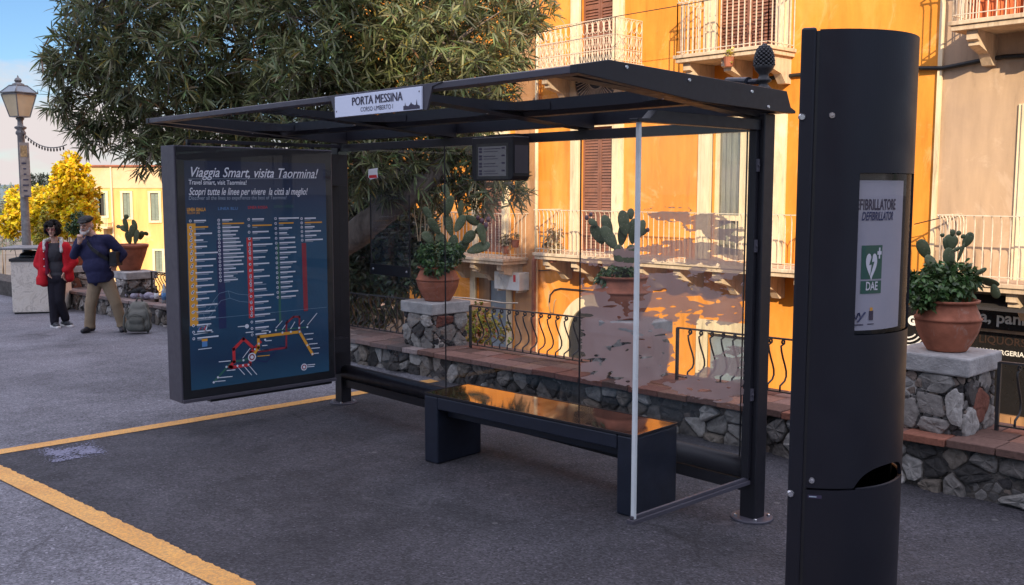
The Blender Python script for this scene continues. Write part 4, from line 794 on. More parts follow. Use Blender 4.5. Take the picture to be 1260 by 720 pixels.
# ------------------------------------------------------------------ defibrillator column with litter bin
TR = .330; tcn = atd(1003, 234, 3.58); ef = Vector((CAM.x-tcn.x, CAM.y-tcn.y, 0)).normalized(); er = Vector((-ef.y, ef.x, 0))
TO = thing('defibrillator_column', (tcn.x, tcn.y, 0), 'tall dark rounded column with a defibrillator poster window and a litter slot', 'column', rz=atan2(er.y, er.x), local=True)
ZT = 2.432; ZS = atd(1035, 615, 3.25).z; ZL = .06
def cyl(th, z, r=TR): return (r*sin(th), -r*cos(th), z)
wth0, wth1 = radians(25), radians(84); wz0, wz1 = atd(1060, 414, 3.28).z, atd(1060, 213, 3.28).z
oth0, oth1 = radians(29), radians(78); zop = atd(1098, 572, 3.42).z
def zlow(th):
    if not oth0 < th < oth1: return ZS+.004
    u = (th-oth0)/(oth1-oth0); h = max(0, 1-(1-min(u/.55, 1))**2.6)**.62 if u < .55 else sqrt(max(0, 1-((u-.55)/.45)**2.5))
    return ZS+.004+(zop-ZS)*h
m = MB(); NT = 96; ths = [pi*i/NT for i in range(NT+1)]; ths = sorted(set(ths+[wth0, wth1])); m.smooth = True
for i in range(len(ths)-1):
    a, b = ths[i], ths[i+1]; mid = (a+b)/2
    segs = [(zlow(a), zlow(b), ZT)] if not wth0 <= mid <= wth1 else [(zlow(a), zlow(b), wz0), (wz1, wz1, ZT)]
    for za, zb, zt in segs: m.add([cyl(a, za), cyl(b, zb), cyl(b, zt), cyl(a, zt)], [(0, 1, 2, 3)])
    if oth0-.02 < mid < oth1+.02: m.add([cyl(a, zlow(a)), cyl(b, zlow(b)), cyl(b, zlow(b), TR-.012), cyl(a, zlow(a), TR-.012)], [(3, 2, 1, 0)])
m.smooth = False; m.add([cyl(t, ZT) for t in ths], [tuple(range(len(ths)))]); m.add([cyl(0, ZS), cyl(pi, ZS), cyl(pi, ZT), cyl(0, ZT)], [(0, 1, 2, 3)])
for a in (wth0, wth1): m.add([cyl(a, wz0), cyl(a, wz1), cyl(a, wz1, TR-.05), cyl(a, wz0, TR-.05)], [(0, 1, 2, 3)])
up = m.build('upper_shell', 'totem', TO)
m = MB(); m.smooth = True
for i in range(len(ths)-1): a, b = ths[i], ths[i+1]; m.add([cyl(a, ZL), cyl(b, ZL), cyl(b, ZS-.003), cyl(a, ZS-.003)], [(0, 1, 2, 3)]); m.add([cyl(a, ZS-.003), cyl(b, ZS-.003), cyl(b, ZS-.003, TR-.015), cyl(a, ZS-.003, TR-.015)], [(0, 1, 2, 3)])
m.smooth = False; m.add([cyl(0, ZL), cyl(pi, ZL), cyl(pi, ZS-.003), cyl(0, ZS-.003)], [(0, 1, 2, 3)]); m.build('bin_door', 'totem', TO)
m = MB(); m.smooth = True
for i in range(len(ths)-1): a, b = ths[i], ths[i+1]; m.add([cyl(a, ZL+.02, TR-.035), cyl(b, ZL+.02, TR-.035), cyl(b, zop+.12, TR-.20 if oth0 < a < oth1 else TR-.035), cyl(a, zop+.12, TR-.20 if oth0 < a < oth1 else TR-.035)], [(0, 1, 2, 3)])
m.build('bin_liner', 'black', TO)
m = MB(); m.tube([cyl(radians(30+i*4), ZS-.004, TR-.008) for i in range(16)], .006, 6); m.build('slot_lip', 'totem', TO)
m = MB(); m.box(-.058, -.010, -TR-.012, TR+.012, ZL-.03, ZT+.006); m.build('back_panel', 'totem', TO, bevel=.008)
m = MB(); m.box(-.013, .003, -TR+.004, TR-.004, ZL-.02, ZT-.004); m.build('panel_groove', 'black', TO)
m = MB(); m.lathe([(.35, 0), (.35, .03), (.32, .06)], (0, 0, .0045), 32); m.build('plinth', 'case', TO)
m = MB()
for px, py in ((1020, 142), (1010, 606)):
    t_ = math.asin(max(-1, min(1, (px-1003)/1218*3.25/TR))); z = atd(px, py, 3.23).z; n_ = Vector((sin(t_), -cos(t_), 0)); c = Vector(cyl(t_, z)); m.tube([c, c+n_*.004], [.011, .009], 14); m.tube([c+n_*.0042, c+n_*.0055], [.005, .004], 8)
for px, py in ((987, 143), (984, 628)): z = atd(px, py, 3.2).z; m.tube([(-.048, -TR-.011, z), (-.048, -TR-.019, z)], [.013, .009], 12)
m.build('lock', 'steel', TO)
def onc(px, depth=3.3, r=TR): return math.asin(max(-1, min(1, (px-1003)/1218*depth/r)))
RS = TR-.022; RT = RS+.0015
MT['sheet'] = plain('printed_sheet', (.38, .37, .40), .6, 0, .05); MT['sgreen'] = plain('sign_green', (.02, .10, .062), .5, 0, .04)
m = MB(); m.smooth = True; zs1 = atd(1060, 222, 3.29).z
tt = [wth0-.06+(radians(70)-wth0+.06)*i/24 for i in range(25)]
for a, b in zip(tt[:-1], tt[1:]): m.add([cyl(a, wz0+.012, RS), cyl(b, wz0+.012, RS), cyl(b, zs1, RS), cyl(a, zs1, RS)], [(0, 1, 2, 3)])
ps = m.build('poster_sheet', 'sheet', TO)
m = MB(); tt = [wth0-.1+(wth1-wth0+.2)*i/24 for i in range(25)]
for a, b in zip(tt[:-1], tt[1:]): m.add([cyl(a, wz0-.02, RS-.05), cyl(b, wz0-.02, RS-.05), cyl(b, wz1+.02, RS-.05), cyl(a, wz1+.02, RS-.05)], [(0, 1, 2, 3)])
m.build('window_backing', 'black', TO, smooth=True)
m = MB()
def tc_(th0, z0): return lambda u, v: Vector(cyl(th0+u/RT, z0+v, RT))
zt1 = atd(1075, 258, 3.31).z; m.text('DEFIBRILLATORE', .050, tc_(radians(21.5), zt1), 'LEFT', 0, .0012, .52)
m.cur = 1; zt2 = atd(1075, 271, 3.31).z; m.text('DEFIBRILLATOR', .040, tc_(radians(29), zt2), 'LEFT', .3, .001, .50)
m.cur = 2; g0, g1 = radians(30), radians(46); zg0, zg1, zgm = atd(1076, 362, 3.31).z, atd(1076, 302, 3.31).z, atd(1076, 345, 3.31).z
def crect(a0, a1, z0, z1, r): tt = [a0+(a1-a0)*i/8 for i in range(9)]; [m.add([cyl(a, z0, r), cyl(b, z0, r), cyl(b, z1, r), cyl(a, z1, r)], [(0, 1, 2, 3)]) for a, b in zip(tt[:-1], tt[1:])]
crect(g0, g1, zgm+.003, zg1, RT); crect(g0, g1, zg0, zgm-.003, RT)
m.cur = 3; gm = (g0+g1)/2-.01; hz = (zg1+zgm)/2-.008; S_ = .0026
hp_ = [(S_*1.0*16*sin(t)**3*.9, S_*1.25*(13*cos(t)-5*cos(2*t)-2*cos(3*t)-cos(4*t))) for t in [2*pi*i/40 for i in range(40)]]
for i in range(40): a, b = hp_[i], hp_[(i+1) % 40]; m.add([cyl(gm+a[0]/RT*.62, hz+a[1], RT+.001), cyl(gm+b[0]/RT*.62, hz+b[1], RT+.001), cyl(gm, hz, RT+.001)], [(0, 1, 2)])
crect(g1-.075, g1-.015, zg1-.032, zg1-.020, RT+.001); crect(g1-.055, g1-.035, zg1-.045, zg1-.008, RT+.0012)
m.text('DAE', .040, lambda u, v: Vector(cyl(gm+.012+u/RT, zg0+.012+v, RT+.0015)), 'CENTER', 0, .0006, .66)
m.cur = 2; bolt = [(.006, .045), (-.014, .0), (.0, .002), (-.008, -.04), (.014, .012), (.001, .010)]; m.add([cyl(gm+x/RT*.75, hz+y, RT+.002) for x, y in bolt], [(0, 1, 2, 5), (5, 2, 3, 4)])
m.cur = 1; zl1 = atd(1068, 390, 3.3).z
m.tube([cyl(radians(25)+.012*i, zl1+.012*sin(i*1.2), RT+.001) for i in range(9)], .0022, 4); m.tube([cyl(radians(29)+.011*i, zl1+.004*i-.02, RT+.001) for i in range(9)], .003, 4)
m.cur = 0; zl2 = atd(1068, 402, 3.3).z; crect(radians(24.5), radians(33), zl2, zl2+.004, RT); crect(radians(36), radians(41), zl2+.002, zl2+.005, RT)
m.cur = 4; crect(radians(37), radians(40.3), zl1-.016, zl1+.016, RT); m.cur = 5; crect(radians(37.6), radians(39.7), zl1+.016, zl1+.027, RT)
m.build('poster_print', ['ink', 'pnavy', 'sgreen', 'white', 'ink', 'porange'], ps)
m = MB(); m.smooth = True; tt = [wth0+.004+(wth1-wth0-.008)*i/30 for i in range(31)]
for a, b in zip(tt[:-1], tt[1:]): m.add([cyl(a, wz0+.002, TR-.006), cyl(b, wz0+.002, TR-.006), cyl(b, wz1-.002, TR-.006), cyl(a, wz1-.002, TR-.006)], [(0, 1, 2, 3)])
MT['curvedglass'] = glass_mat('curved_window', (.80, .80, .83), boost=.38, dirt=.012); m.build('curved_window', 'curvedglass', TO)
m = MB(); zb_ = atd(1015, 627, 3.23).z; tt0 = onc(1006, 3.23); tt1 = onc(1023, 3.23); crect(tt0, tt1, zb_-.006, zb_+.006, TR+.001); m.cur = 1; crect(tt0+.012, tt0+.085, zb_-.002, zb_+.002, TR+.002); bd = m.build('maker_plate', ['ink', 'pgrey'], TO)

# ------------------------------------------------------------------ pole with pine cone finial
fp = atd(939.5, 103, 6.95)
FPO = thing('finial_post', (fp.x, fp.y, 0), 'black iron post with pine cone finial behind the right end of the shelter', 'post')
m = MB(); m.tube([(fp.x, fp.y, 0), (fp.x, fp.y, fp.z-.04)], .055, 14); m.build('pole', 'iron', FPO, smooth=True)
zf = fp.z; KF = .74
m = MB(); m.smooth = True; m.lathe([(a*KF, b*KF) for a, b in [(.076, -.06), (.085, -.05), (.06, -.03), (.038, 0), (.07, .02), (.075, .035), (.05, .055), (.045, .085), (.085, .13), (.098, .165), (.095, .17), (.085, .175)]], (fp.x, fp.y, zf), 20); m.build('finial_base', 'iron', FPO)
m = MB(); m.smooth = True; m.lathe([(a*KF, b*KF) for a, b in [(.084, .16), (.086, .20), (.078, .25), (.06, .30), (.03, .335), (.006, .345)]], (fp.x, fp.y, zf), 20)
for j in range(11):
    z = .175+j*.0182; rr = .088*(1-((z-.17)/.19)**2.2)**.5 if z < .35 else .01
    for i in range(12): a = 2*pi*(i+.5*(j % 2))/12; m.ell((fp.x+rr*KF*cos(a), fp.y+rr*KF*sin(a), zf+z*KF), (.0135, .0135, .012), 6, 4)
m.build('pine_cone', 'iron', FPO)
m = MB(); a = atd(896, 101, 7.3); b = atd(921, 101, 7.0); m.tube([a, b], .035, 14); m.tube([b, Vector((fp.x, fp.y, b.z))], .02, 8); m.build('side_arm', 'bench', FPO)
# ------------------------------------------------------------------ vegetation
def leaves_mesh(name, C, A, n, ln, wd, spread, base, parent, var=.35, odd=(), droop=.25, seed=0, fold=.0, mat='leaf'):
    """whorls of n narrow leaves round every twig end C (axis A); real faces with their own colour"""
    g = np.random.default_rng(seed+100); C = np.asarray(C, float); A = np.asarray(A, float); K = len(C)
    A = A/np.linalg.norm(A, axis=1)[:, None]
    c = np.repeat(C, n, 0); a = np.repeat(A, n, 0); Nn = len(c)
    rnd = g.normal(size=(Nn, 3)); rnd -= a*(rnd*a).sum(1)[:, None]; rnd /= np.linalg.norm(rnd, axis=1)[:, None]+1e-9
    sp = spread*g.uniform(.6, 1.25, Nn)[:, None]; d = a*np.cos(sp)+rnd*np.sin(sp); d /= np.linalg.norm(d, axis=1)[:, None]
    L_ = (ln*g.uniform(.65, 1.2, Nn))[:, None]; off = a*g.uniform(-.5, .25, Nn)[:, None]*ln
    w_ = np.cross(d, g.normal(size=(Nn, 3))*.6+np.array([0, 0, .9])); w_ /= np.linalg.norm(w_, axis=1)[:, None]+1e-9; W_ = (wd*g.uniform(.75, 1.2, Nn))[:, None]*.5
    p0 = c+off; dn = np.array([0, 0, -1.])*droop*L_
    p1 = p0+d*L_*.45+dn*.15; p2 = p0+d*L_*.8+dn*.5; p3 = p0+d*L_+dn
    V = np.stack([p0-w_*W_*.3, p0+w_*W_*.3, p1-w_*W_, p1+w_*W_, p2-w_*W_*.8, p2+w_*W_*.8, p3], 1).reshape(-1, 3)
    i0 = (np.arange(Nn)*7)[:, None]
    Q = np.concatenate([i0+np.array([[0, 1, 3, 2]]), i0+np.array([[2, 3, 5, 4]])], 1).reshape(-1, 4); T = i0+np.array([[4, 5, 6]])
    col = np.array(base)[None]*np.repeat(g.uniform(1-var, 1+var, K), n)[:, None]*g.uniform(.8, 1.2, Nn)[:, None]*(1+.12*g.normal(size=(Nn, 3)))
    for fr, oc in odd: m = g.random(Nn) < fr; col[m] = np.array(oc)*g.uniform(.6, 1.2, m.sum())[:, None]
    off_ = np.array(parent.get('_off')) if parent is not None else 0
    V = V-off_; me = bpy.data.meshes.new(name); me.vertices.add(len(V)); me.vertices.foreach_set('co', V.astype(np.float32).ravel())
    nl = Q.size+T.size; me.loops.add(nl); me.polygons.add(len(Q)+len(T))
    me.loops.foreach_set('vertex_index', np.concatenate([Q.ravel(), T.ravel()]).astype(np.int32))
    me.polygons.foreach_set('loop_start', np.concatenate([np.arange(len(Q))*4, Q.size+np.arange(len(T))*3]).astype(np.int32))
    at = me.color_attributes.new('Col', 'FLOAT_COLOR', 'CORNER'); cc = np.ones((nl, 4), np.float32); col = np.clip(col, .002, .95)
    cc[:Q.size, :3] = np.repeat(col, 8, 0); cc[Q.size:, :3] = np.repeat(col, 3, 0); at.data.foreach_set('color', cc.ravel())
    me.update(calc_edges=True); me.validate(); me.materials.append(MT[mat]); o = bpy.data.objects.new(name, me); COL.objects.link(o); o.parent = parent; o['_off'] = list(parent.get('_off')); return o
def lump_points(lumps, dens, seed=0, up=.25, inner=.35, flat=1.0):
    g = np.random.default_rng(seed); C = []; A = []
    for c, r in lumps:
        r = np.array(r if hasattr(r, '__len__') else (r, r, r*flat)); n = max(3, int(dens*(r[0]*r[2])))
        d = g.normal(size=(n, 3)); d /= np.linalg.norm(d, axis=1)[:, None]; rad = (g.uniform(inner**3, 1.25, n))**(1/3)
        C.append(np.array(c)+d*r*rad[:, None]); A.append(d*.8+g.normal(size=(n, 3))*.45+np.array([0, 0, up]))
    return np.concatenate(C), np.concatenate(A)
def limb(m, pts, r0, r1, n=9, wob=.03):
    P = [Vector(p) for p in pts]; Q = []
    for i in range(len(P)-1):
        for k in range(5):
            t = k/5; a, b, c, d = P[max(i-1, 0)], P[i], P[i+1], P[min(i+2, len(P)-1)]
            q = .5*((2*b)+(c-a)*t+(2*a-5*b+4*c-d)*t*t+(3*b-a-3*c+d)*t**3); Q.append(q+Vector((rng.uniform(-1, 1), rng.uniform(-1, 1), rng.uniform(-1, 1)))*wob*r0)
    Q.append(P[-1]); N_ = len(Q); m.tube(Q, [(r0+(r1-r0)*i/(N_-1))*rng.uniform(.94, 1.06) for i in range(N_)], n)
# --- the big dark tree behind the shelter
base = Vector((-5.6, 3.6, -3.2))
TM = thing('broadleaf_tree', base, 'big dark tree with long narrow leaves spreading over the shelter roof from the left', 'tree')
LP = [(95, 66, .38), (75, 92, .25), (150, 40, .55), (128, 118, .42), (210, 70, .75), (200, 135, .5), (160, 160, .30), (300, 60, .85), (290, 130, .55), (400, 40, .9), (380, 120, .6), (480, 50, .9), (470, 120, .6), (555, 60, .75), (560, 120, .5), (612, 45, .5), (600, 100, .42),
      (135, -8, .5), (220, -60, 1.), (350, -80, 1.2), (480, -80, 1.2), (590, -40, .7), (440, 195, .45), (490, 208, .45), (540, 212, .42), (590, 225, .33), (630, 232, .22), (575, 190, .45), (185, 186, .26), (120, 166, .22), (230, 180, .35), (655, 20, .3), (330, 175, .5), (400, 185, .45), (80, 128, .18), (100, 152, .16)]
gdep = random.Random(21); lumps = []
for px, py, r in LP:
    d = 11.6+gdep.uniform(-.7, .9)*(1 if r > .4 else .4)+(1.2 if px > 590 and py < 130 else 0); lumps.append((atd(px, py, d), r))
C, A = lump_points(lumps, 430, 5, .15, .28)
leaves_mesh('crown', C, A, 15, .185, .020, 1.12, (.145, .160, .070), TM, .6, ((.025, (.36, .27, .05)), (.015, (.22, .11, .04)), (.16, (.27, .28, .13))), .14, 3)
m = MB(); T0 = [base, Vector((-4.6, 3.1, -1.2)), atd(340, 362, 12.4), atd(424, 298, 11.9), atd(462, 268, 11.6), atd(508, 238, 11.4), atd(560, 185, 11.5), atd(600, 110, 12)]
limb(m, T0, .26, .07, 12, .06); m.build('trunk', 'bark', TM, smooth=True)
m = MB(); f0 = atd(380, 332, 12.1)
for tgt in ((300, 150), (210, 80), (120, 90), (380, 60), (170, 160)): t = atd(*tgt, 11.6); limb(m, [f0, f0.lerp(t, .35)+Vector((0, 0, .25)), f0.lerp(t, .7)+Vector((0, 0, .15)), t], .11, .02, 8)
f1 = atd(470, 262, 11.6)
for tgt in ((430, 60), (480, 20), (540, 60), (590, 215), (630, 225), (440, 190)): t = atd(*tgt, 11.6); limb(m, [f1, f1.lerp(t, .4)+Vector((0, 0, .12)), t], .07, .012, 7)
for c, r in lumps:
    for _ in range(9): v = Vector((rng.gauss(0, 1), rng.gauss(0, 1), rng.gauss(.2, 1))).normalized()*(r*rng.uniform(.7, 1.0)); limb(m, [c-v*.3, c+v*.3+Vector((0, 0, .03)), c+v], .016, .005, 5)
m.build('limb', 'bark', TM, smooth=True)
# --- shrub seen through the left rear pane
def shrub(name, lab, cat, lumps, dens, n, ln, wd, base_c, var, odd, seed, root=None, stems=True, grp=None, spread=1.1):
    zmin = min(c.z-(r if not hasattr(r, '__len__') else r[2]) for c, r in lumps); cx = sum((c for c, _ in lumps), Vector())/len(lumps); rt = root or Vector((cx.x, cx.y, zmin-.2)); t = thing(name, rt, lab, cat, grp)
    C, A = lump_points(lumps, dens, seed, .3, .35); leaves_mesh('crown', C, A, n, ln, wd, spread, base_c, t, var, odd, .15, seed)
    if stems:
        m = MB(); rr = lumps[0][1] if not hasattr(lumps[0][1], '__len__') else lumps[0][1][0]
        for c, r in lumps: limb(m, [rt, rt.lerp(c, .5)+Vector((rng.uniform(-.1, .1)*rr, rng.uniform(-.1, .1)*rr, 0)), c], .05*max(.5, rr), .012*max(.5, rr), 7)
        m.build('trunk', 'bark', t, smooth=True)
    return t
shrub('leafy_shrub', 'dense dark grey green shrub behind the parapet, seen through the left rear pane', 'shrub', [(atd(440, 285, 13), .42), (atd(490, 290, 12.8), .5), (atd(455, 322, 12.8), .45), (atd(502, 328, 12.6), .40), (atd(425, 345, 12.6), .35), (atd(480, 240, 13.2), .4), (atd(525, 320, 12.8), .28)], 1150, 10, .10, .036, (.15, .175, .115), .55, ((.14, (.26, .28, .20)),), 8, Vector((-4.2, 3.9, -3.2)))
shrub('evergreen_tree', 'dark evergreen tree between the leaning trunk and the orange building', 'tree', [(atd(440, 235, 15.5), .85), (atd(492, 225, 15.5), .75), (atd(450, 310, 15), .8), (atd(496, 292, 15), .55), (atd(395, 265, 15.5), .9), (atd(400, 340, 15), .8), (atd(455, 365, 14.5), .5)], 420, 9, .14, .05, (.13, .15, .095), .55, ((.12, (.24, .25, .17)),), 18, Vector((-6.6, 6.6, -3.2)))
# --- hanging dry creeper stems in front of the facade
m = MB()
for px in (512, 516, 521, 526): m.tube([atd(px+rng.uniform(-3, 3), 195+i*17, 11.4+rng.uniform(-.03, .03)) for i in range(7)], .007, 5)
MT['dry'] = plain('dry_stem', (.36, .27, .16), .9); hs = m.build('hanging_creeper', 'dry', None, off=tuple(atd(518, 200, 11.4))); tag(hs, 'bundle of dry pale creeper stems hanging from the dark tree', 'creeper')
# --- far trees
def far(px, py, d, r): return (atd(px, py, d), r)
YL = (.80, .56, .02)
shrub('golden_tree', 'tall sunlit golden yellow tree beside the far orange house', 'tree', [far(88, 215, 27, (.42, .42, .55)), far(96, 240, 27, (.5, .5, .6)), far(84, 262, 27, (.55, .55, .6)), far(100, 270, 26.5, (.45, .45, .5)), far(78, 236, 27, (.35, .35, .5))], 800, 9, .13, .07, YL, .35, ((.15, (.50, .40, .03)),), 11, Vector((*atd(90, 330, 27)[:2], -3.2)))
shrub('golden_tree', 'lower round golden yellow tree behind the lamp post', 'tree', [far(48, 250, 28, (.5, .5, .45)), far(30, 262, 28, (.5, .5, .5)), far(56, 275, 27.5, (.55, .55, .5)), far(22, 240, 28.5, (.28, .28, .25)), far(12, 275, 28, (.4, .4, .35)), far(64, 255, 27.5, (.4, .4, .5))], 800, 9, .13, .07, (.72, .54, .022), .4, ((.15, (.44, .37, .04)),), 12, Vector((*atd(40, 330, 28)[:2], -3.2)))
shrub('cedar_tree', 'dark flat topped cedar far behind the lamp post', 'tree', [far(50, 218, 40, (.7, .7, .10)), far(62, 225, 40, (.6, .6, .10)), far(44, 226, 40, (.5, .5, .08)), far(55, 236, 40, (.9, .9, .12))], 900, 8, .16, .03, (.030, .045, .030), .3, (), 13, Vector((*atd(54, 330, 40)[:2], -3.2)))
shrub('pine_tree', 'pale grey green pine at the left edge of the photo', 'tree', [far(3, 255, 34, (.6, .6, .3)), far(8, 278, 34, (.5, .5, .3)), far(-10, 240, 34, (.8, .8, .4)), far(2, 295, 34, (.7, .7, .3))], 220, 9, .22, .03, (.16, .20, .14), .4, (), 14, Vector((*atd(2, 330, 34)[:2], -3.2)))
shrub('conical_shrub', 'yellow green cone shaped shrub behind the marble bin', 'shrub', [far(54, 299, 22, (.22, .22, .22)), far(54.5, 286, 22, (.17, .17, .22)), far(55, 273, 22, (.10, .10, .2)), far(55, 262, 22, (.05, .05, .14))], 2600, 9, .05, .03, (.42, .36, .05), .3, (), 15, Vector((*atd(54, 330, 22)[:2], -3.2)))
shrub('leafy_shrub', 'yellow flowering bush below the parapet behind the middle railing', 'shrub', [(onY(585, 398, 4.2), .34), (onY(603, 405, 4.4), .3), (onY(590, 415, 4.3), .35)], 500, 8, .06, .035, (.30, .30, .04), .5, ((.2, (.62, .45, .05)), (.06, (.5, .1, .03))), 16, Vector((*onY(592, 420, 4.3)[:2], -3.2)))
# --- potted cacti
def pot_prof(R, H, kind):
    if kind == 'jar': pr = [(.60, 0), (.62, .02), (.78, .18), (.93, .38), (1.0, .56), (.995, .605), (1.03, .615), (1.03, .65), (.98, .665), (.93, .75), (.83, .88), (.80, .93), (.92, .955), (.94, 1.0), (.86, 1.0), (.80, .95), (.78, .92)]
    else: pr = [(.52, 0), (.55, .02), (.66, .25), (.82, .55), (.92, .78), (.95, .86), (1.0, .88), (1.02, .97), (.99, 1.0), (.88, 1.0), (.86, .92)]
    return [(a*R, b*H) for a, b in pr]
def pad(m, p, ang, ln, wd, yaw, th=.030):
    """one prickly pear pad starting at p; ang: lean from vertical in the picture plane"""
    ez = Vector((sin(ang)*cos(yaw*.0)*RGT.x, sin(ang)*RGT.y, cos(ang))).normalized(); nrm = Matrix.Rotation(yaw, 3, ez) @ (-FWD-ez*(-FWD.dot(ez))).normalized(); sd = ez.cross(nrm)
    R = Matrix((sd, nrm, ez)).transposed(); c = Vector(p)+ez*ln*.48; nv, nu = 9, 12; o = len(m.v); vs = []
    for i in range(1, nv):
        t = pi*i/nv; z = -cos(t); w_ = sin(t)*(1+.18*z)
        for k in range(nu): a = 2*pi*k/nu; vs.append(c+R @ Vector((w_*wd/2*cos(a), w_*th/2*sin(a)*1.0, z*ln/2)))
    vs += [c-ez*ln/2, c+ez*ln/2]; a = len(vs)-2
    m.add(vs, [(i*nu+k, i*nu+(k+1) % nu, (i+1)*nu+(k+1) % nu, (i+1)*nu+k) for i in range(nv-2) for k in range(nu)]+[(a, (k+1) % nu, k) for k in range(nu)]+[(a+1, (nv-2)*nu+k, (nv-2)*nu+(k+1) % nu) for k in range(nu)])
    return Vector(p)+ez*ln*.94
def pads_px(m, lst, d):
    """pads measured in the photo: base pixel, tip pixel, width in pixels"""
    f = d/(CF*1000)
    for bx, by, tx, ty, w_, yaw in lst:
        dd = d+rng.uniform(-.06, .06); p, q = atd(bx, by, dd), atd(tx, ty, dd); v = q-p; ang = atan2(v.dot(RGT), v.z); pad(m, p, ang, v.length, w_*f, yaw, max(.022, .16*w_*f))
MT['fruit'] = plain('prickly_fruit', (.10, .045, .06), .6)
def potted(xc, xcen, R, H, kind, lab, padlist, fol=None, foldens=700, fruit=(), wide=None):
    zt = PZT[xc]; ctr = Vector((xc-PW/2, (PY0+PY1)/2, zt)); t = thing('potted_cactus', ctr, lab, 'potted plant', 'potted cacti on the stone piers')
    if xcen is not None: d_ = ray(xcen, 400); ctr = Vector((CAM.x+d_.x*((ctr.y-CAM.y)/d_.y), ctr.y, zt))
    m = MB(); m.lathe(pot_prof(R, H, kind), ctr+Vector((0, 0, .004)), 36); m.build('pot', 'terracotta', t, smooth=True)
    m = MB(); m.lathe([(R*.82, H*.90), (R*.4, H*.93), (.01, H*.94)], ctr, 20); m.build('soil', 'soil', t)
    d = (ctr-CAM).dot(FWD); m = MB(); m.smooth = True; pads_px(m, padlist, d); m.build('cactus', 'cactus', t)
    if fruit:
        m = MB(); m.smooth = True
        for px, py, r in fruit: m.ell(atd(px, py, d), (r*d/1218, r*d/1218, 1.25*r*d/1218), 8, 6)
        m.build('fruit', 'fruit', t)
    if fol:
        lm = [(atd(px, py, d+dz), (r*d/1218, r*d/1218, r*.8*d/1218)) for px, py, r, dz in fol]
        C, A = lump_points(lm, foldens, abs(int(xc*10))+50, .2, .45); leaves_mesh('foliage', C, A, 9, .052, .022, 1.2, (.060, .115, .035), t, .5, ((.15, (.12, .18, .06)),), .3, 31)
    return ctr, d
potted(-.49, 539, .225, .36, 'jar', 'terracotta jar with prickly pear and green foliage on the middle stone pier',
       [(548, 318, 540, 285, 15, .3), (553, 320, 560, 288, 15, -.4), (560, 316, 576, 294, 14, .5), (570, 300, 584, 284, 13, .2), (575, 310, 604, 300, 13, -.2), (556, 290, 548, 262, 13, .6), (560, 285, 572, 264, 12, -.3), (548, 266, 556, 240, 12, .4), (566, 268, 568, 246, 10, .8), (541, 288, 527, 268, 12, -.5), (572, 266, 590, 276, 11, .3), (584, 286, 600, 280, 11, .4), (533, 300, 520, 285, 12, .2), (596, 300, 590, 274, 12, .5), (552, 246, 546, 226, 9, .3), (530, 270, 522, 254, 9, -.2)],
       [(540, 314, 19, -.05), (527, 312, 14, -.02), (555, 312, 15, -.08), (535, 330, 12, -.2), (546, 326, 10, -.18)], 7000, ((593, 272, 3), (598, 277, 3), (601, 270, 3), (588, 268, 2.5)))
potted(2.2, 766, .25, .37, 'jar', 'terracotta jar with tall green prickly pear behind the torn film',
       [(764, 332, 760, 300, 15, .2), (771, 332, 778, 300, 15, -.3), (758, 306, 740, 278, 16, .2), (742, 300, 728, 276, 14, -.2), (752, 290, 742, 264, 15, .5), (764, 302, 768, 274, 14, .4), (770, 290, 765, 258, 14, -.1), (778, 300, 780, 268, 14, .3), (782, 296, 792, 270, 12, -.5), (735, 278, 724, 270, 9, .3), (786, 290, 796, 282, 9, .6), (776, 270, 776, 256, 9, .1)],
       [(756, 338, 16, 0), (745, 344, 9, -.1), (770, 336, 12, 0)], 5200, ((722, 268, 2.6), (727, 264, 2.4), (797, 283, 2.4)))
potted(4.93, 1166, .205, .335, 'jar', 'terracotta jar with grey prickly pear and bushy green plant beside the defibrillator column',
       [(1154, 334, 1138, 314, 15, .3), (1142, 318, 1130, 294, 15, -.4), (1168, 330, 1166, 304, 17, .2), (1166, 308, 1172, 288, 17, -.3), (1171, 310, 1182, 304, 5, .3), (1178, 322, 1186, 298, 8, .9), (1185, 304, 1196, 286, 14, .3), (1164, 308, 1161, 292, 8, .6), (1160, 292, 1159, 287, 6, .2), (1172, 291, 1172, 282, 7, .1), (1178, 290, 1181, 284, 7, .4), (1182, 292, 1188, 290, 6, .4), (1200, 338, 1214, 330, 7, .5), (1203, 342, 1230, 352, 16, 1.1), (1222, 350, 1228, 368, 11, .6)],
       [(1150, 345, 27, 0), (1172, 340, 24, .05), (1135, 352, 22, -.03), (1190, 344, 18, .05), (1150, 365, 20, -.08), (1138, 372, 14, -.1), (1168, 356, 22, -.05), (1128, 362, 14, -.1), (1180, 352, 16, 0)], 4200)
potted(-8.45, 163, .30, .43, 'rim', 'tapered terracotta pot with thin branching cactus on the pier behind the man',
       [(160, 300, 157, 284, 8, .2), (166, 300, 170, 282, 8, -.2), (158, 285, 148, 278, 7, .3), (157, 284, 153, 268, 6, .4), (154, 270, 157, 264, 6, .2), (168, 284, 164, 270, 6, .3), (170, 290, 178, 286, 6, .2), (176, 287, 183, 288, 6, .6), (172, 295, 176, 284, 7, .3), (162, 292, 164, 276, 8, .1), (149, 280, 143, 278, 5, .3)], None)
potted(-11.2, 97, .30, .42, 'rim', 'terracotta pot with bushy green plant on the pier between the woman and the man',
       [(92, 290, 88, 276, 6, .2), (100, 290, 104, 274, 6, .4)], [(92, 280, 11, 0), (101, 276, 11, 0), (97, 268, 9, 0), (106, 283, 8, 0)], 3000)
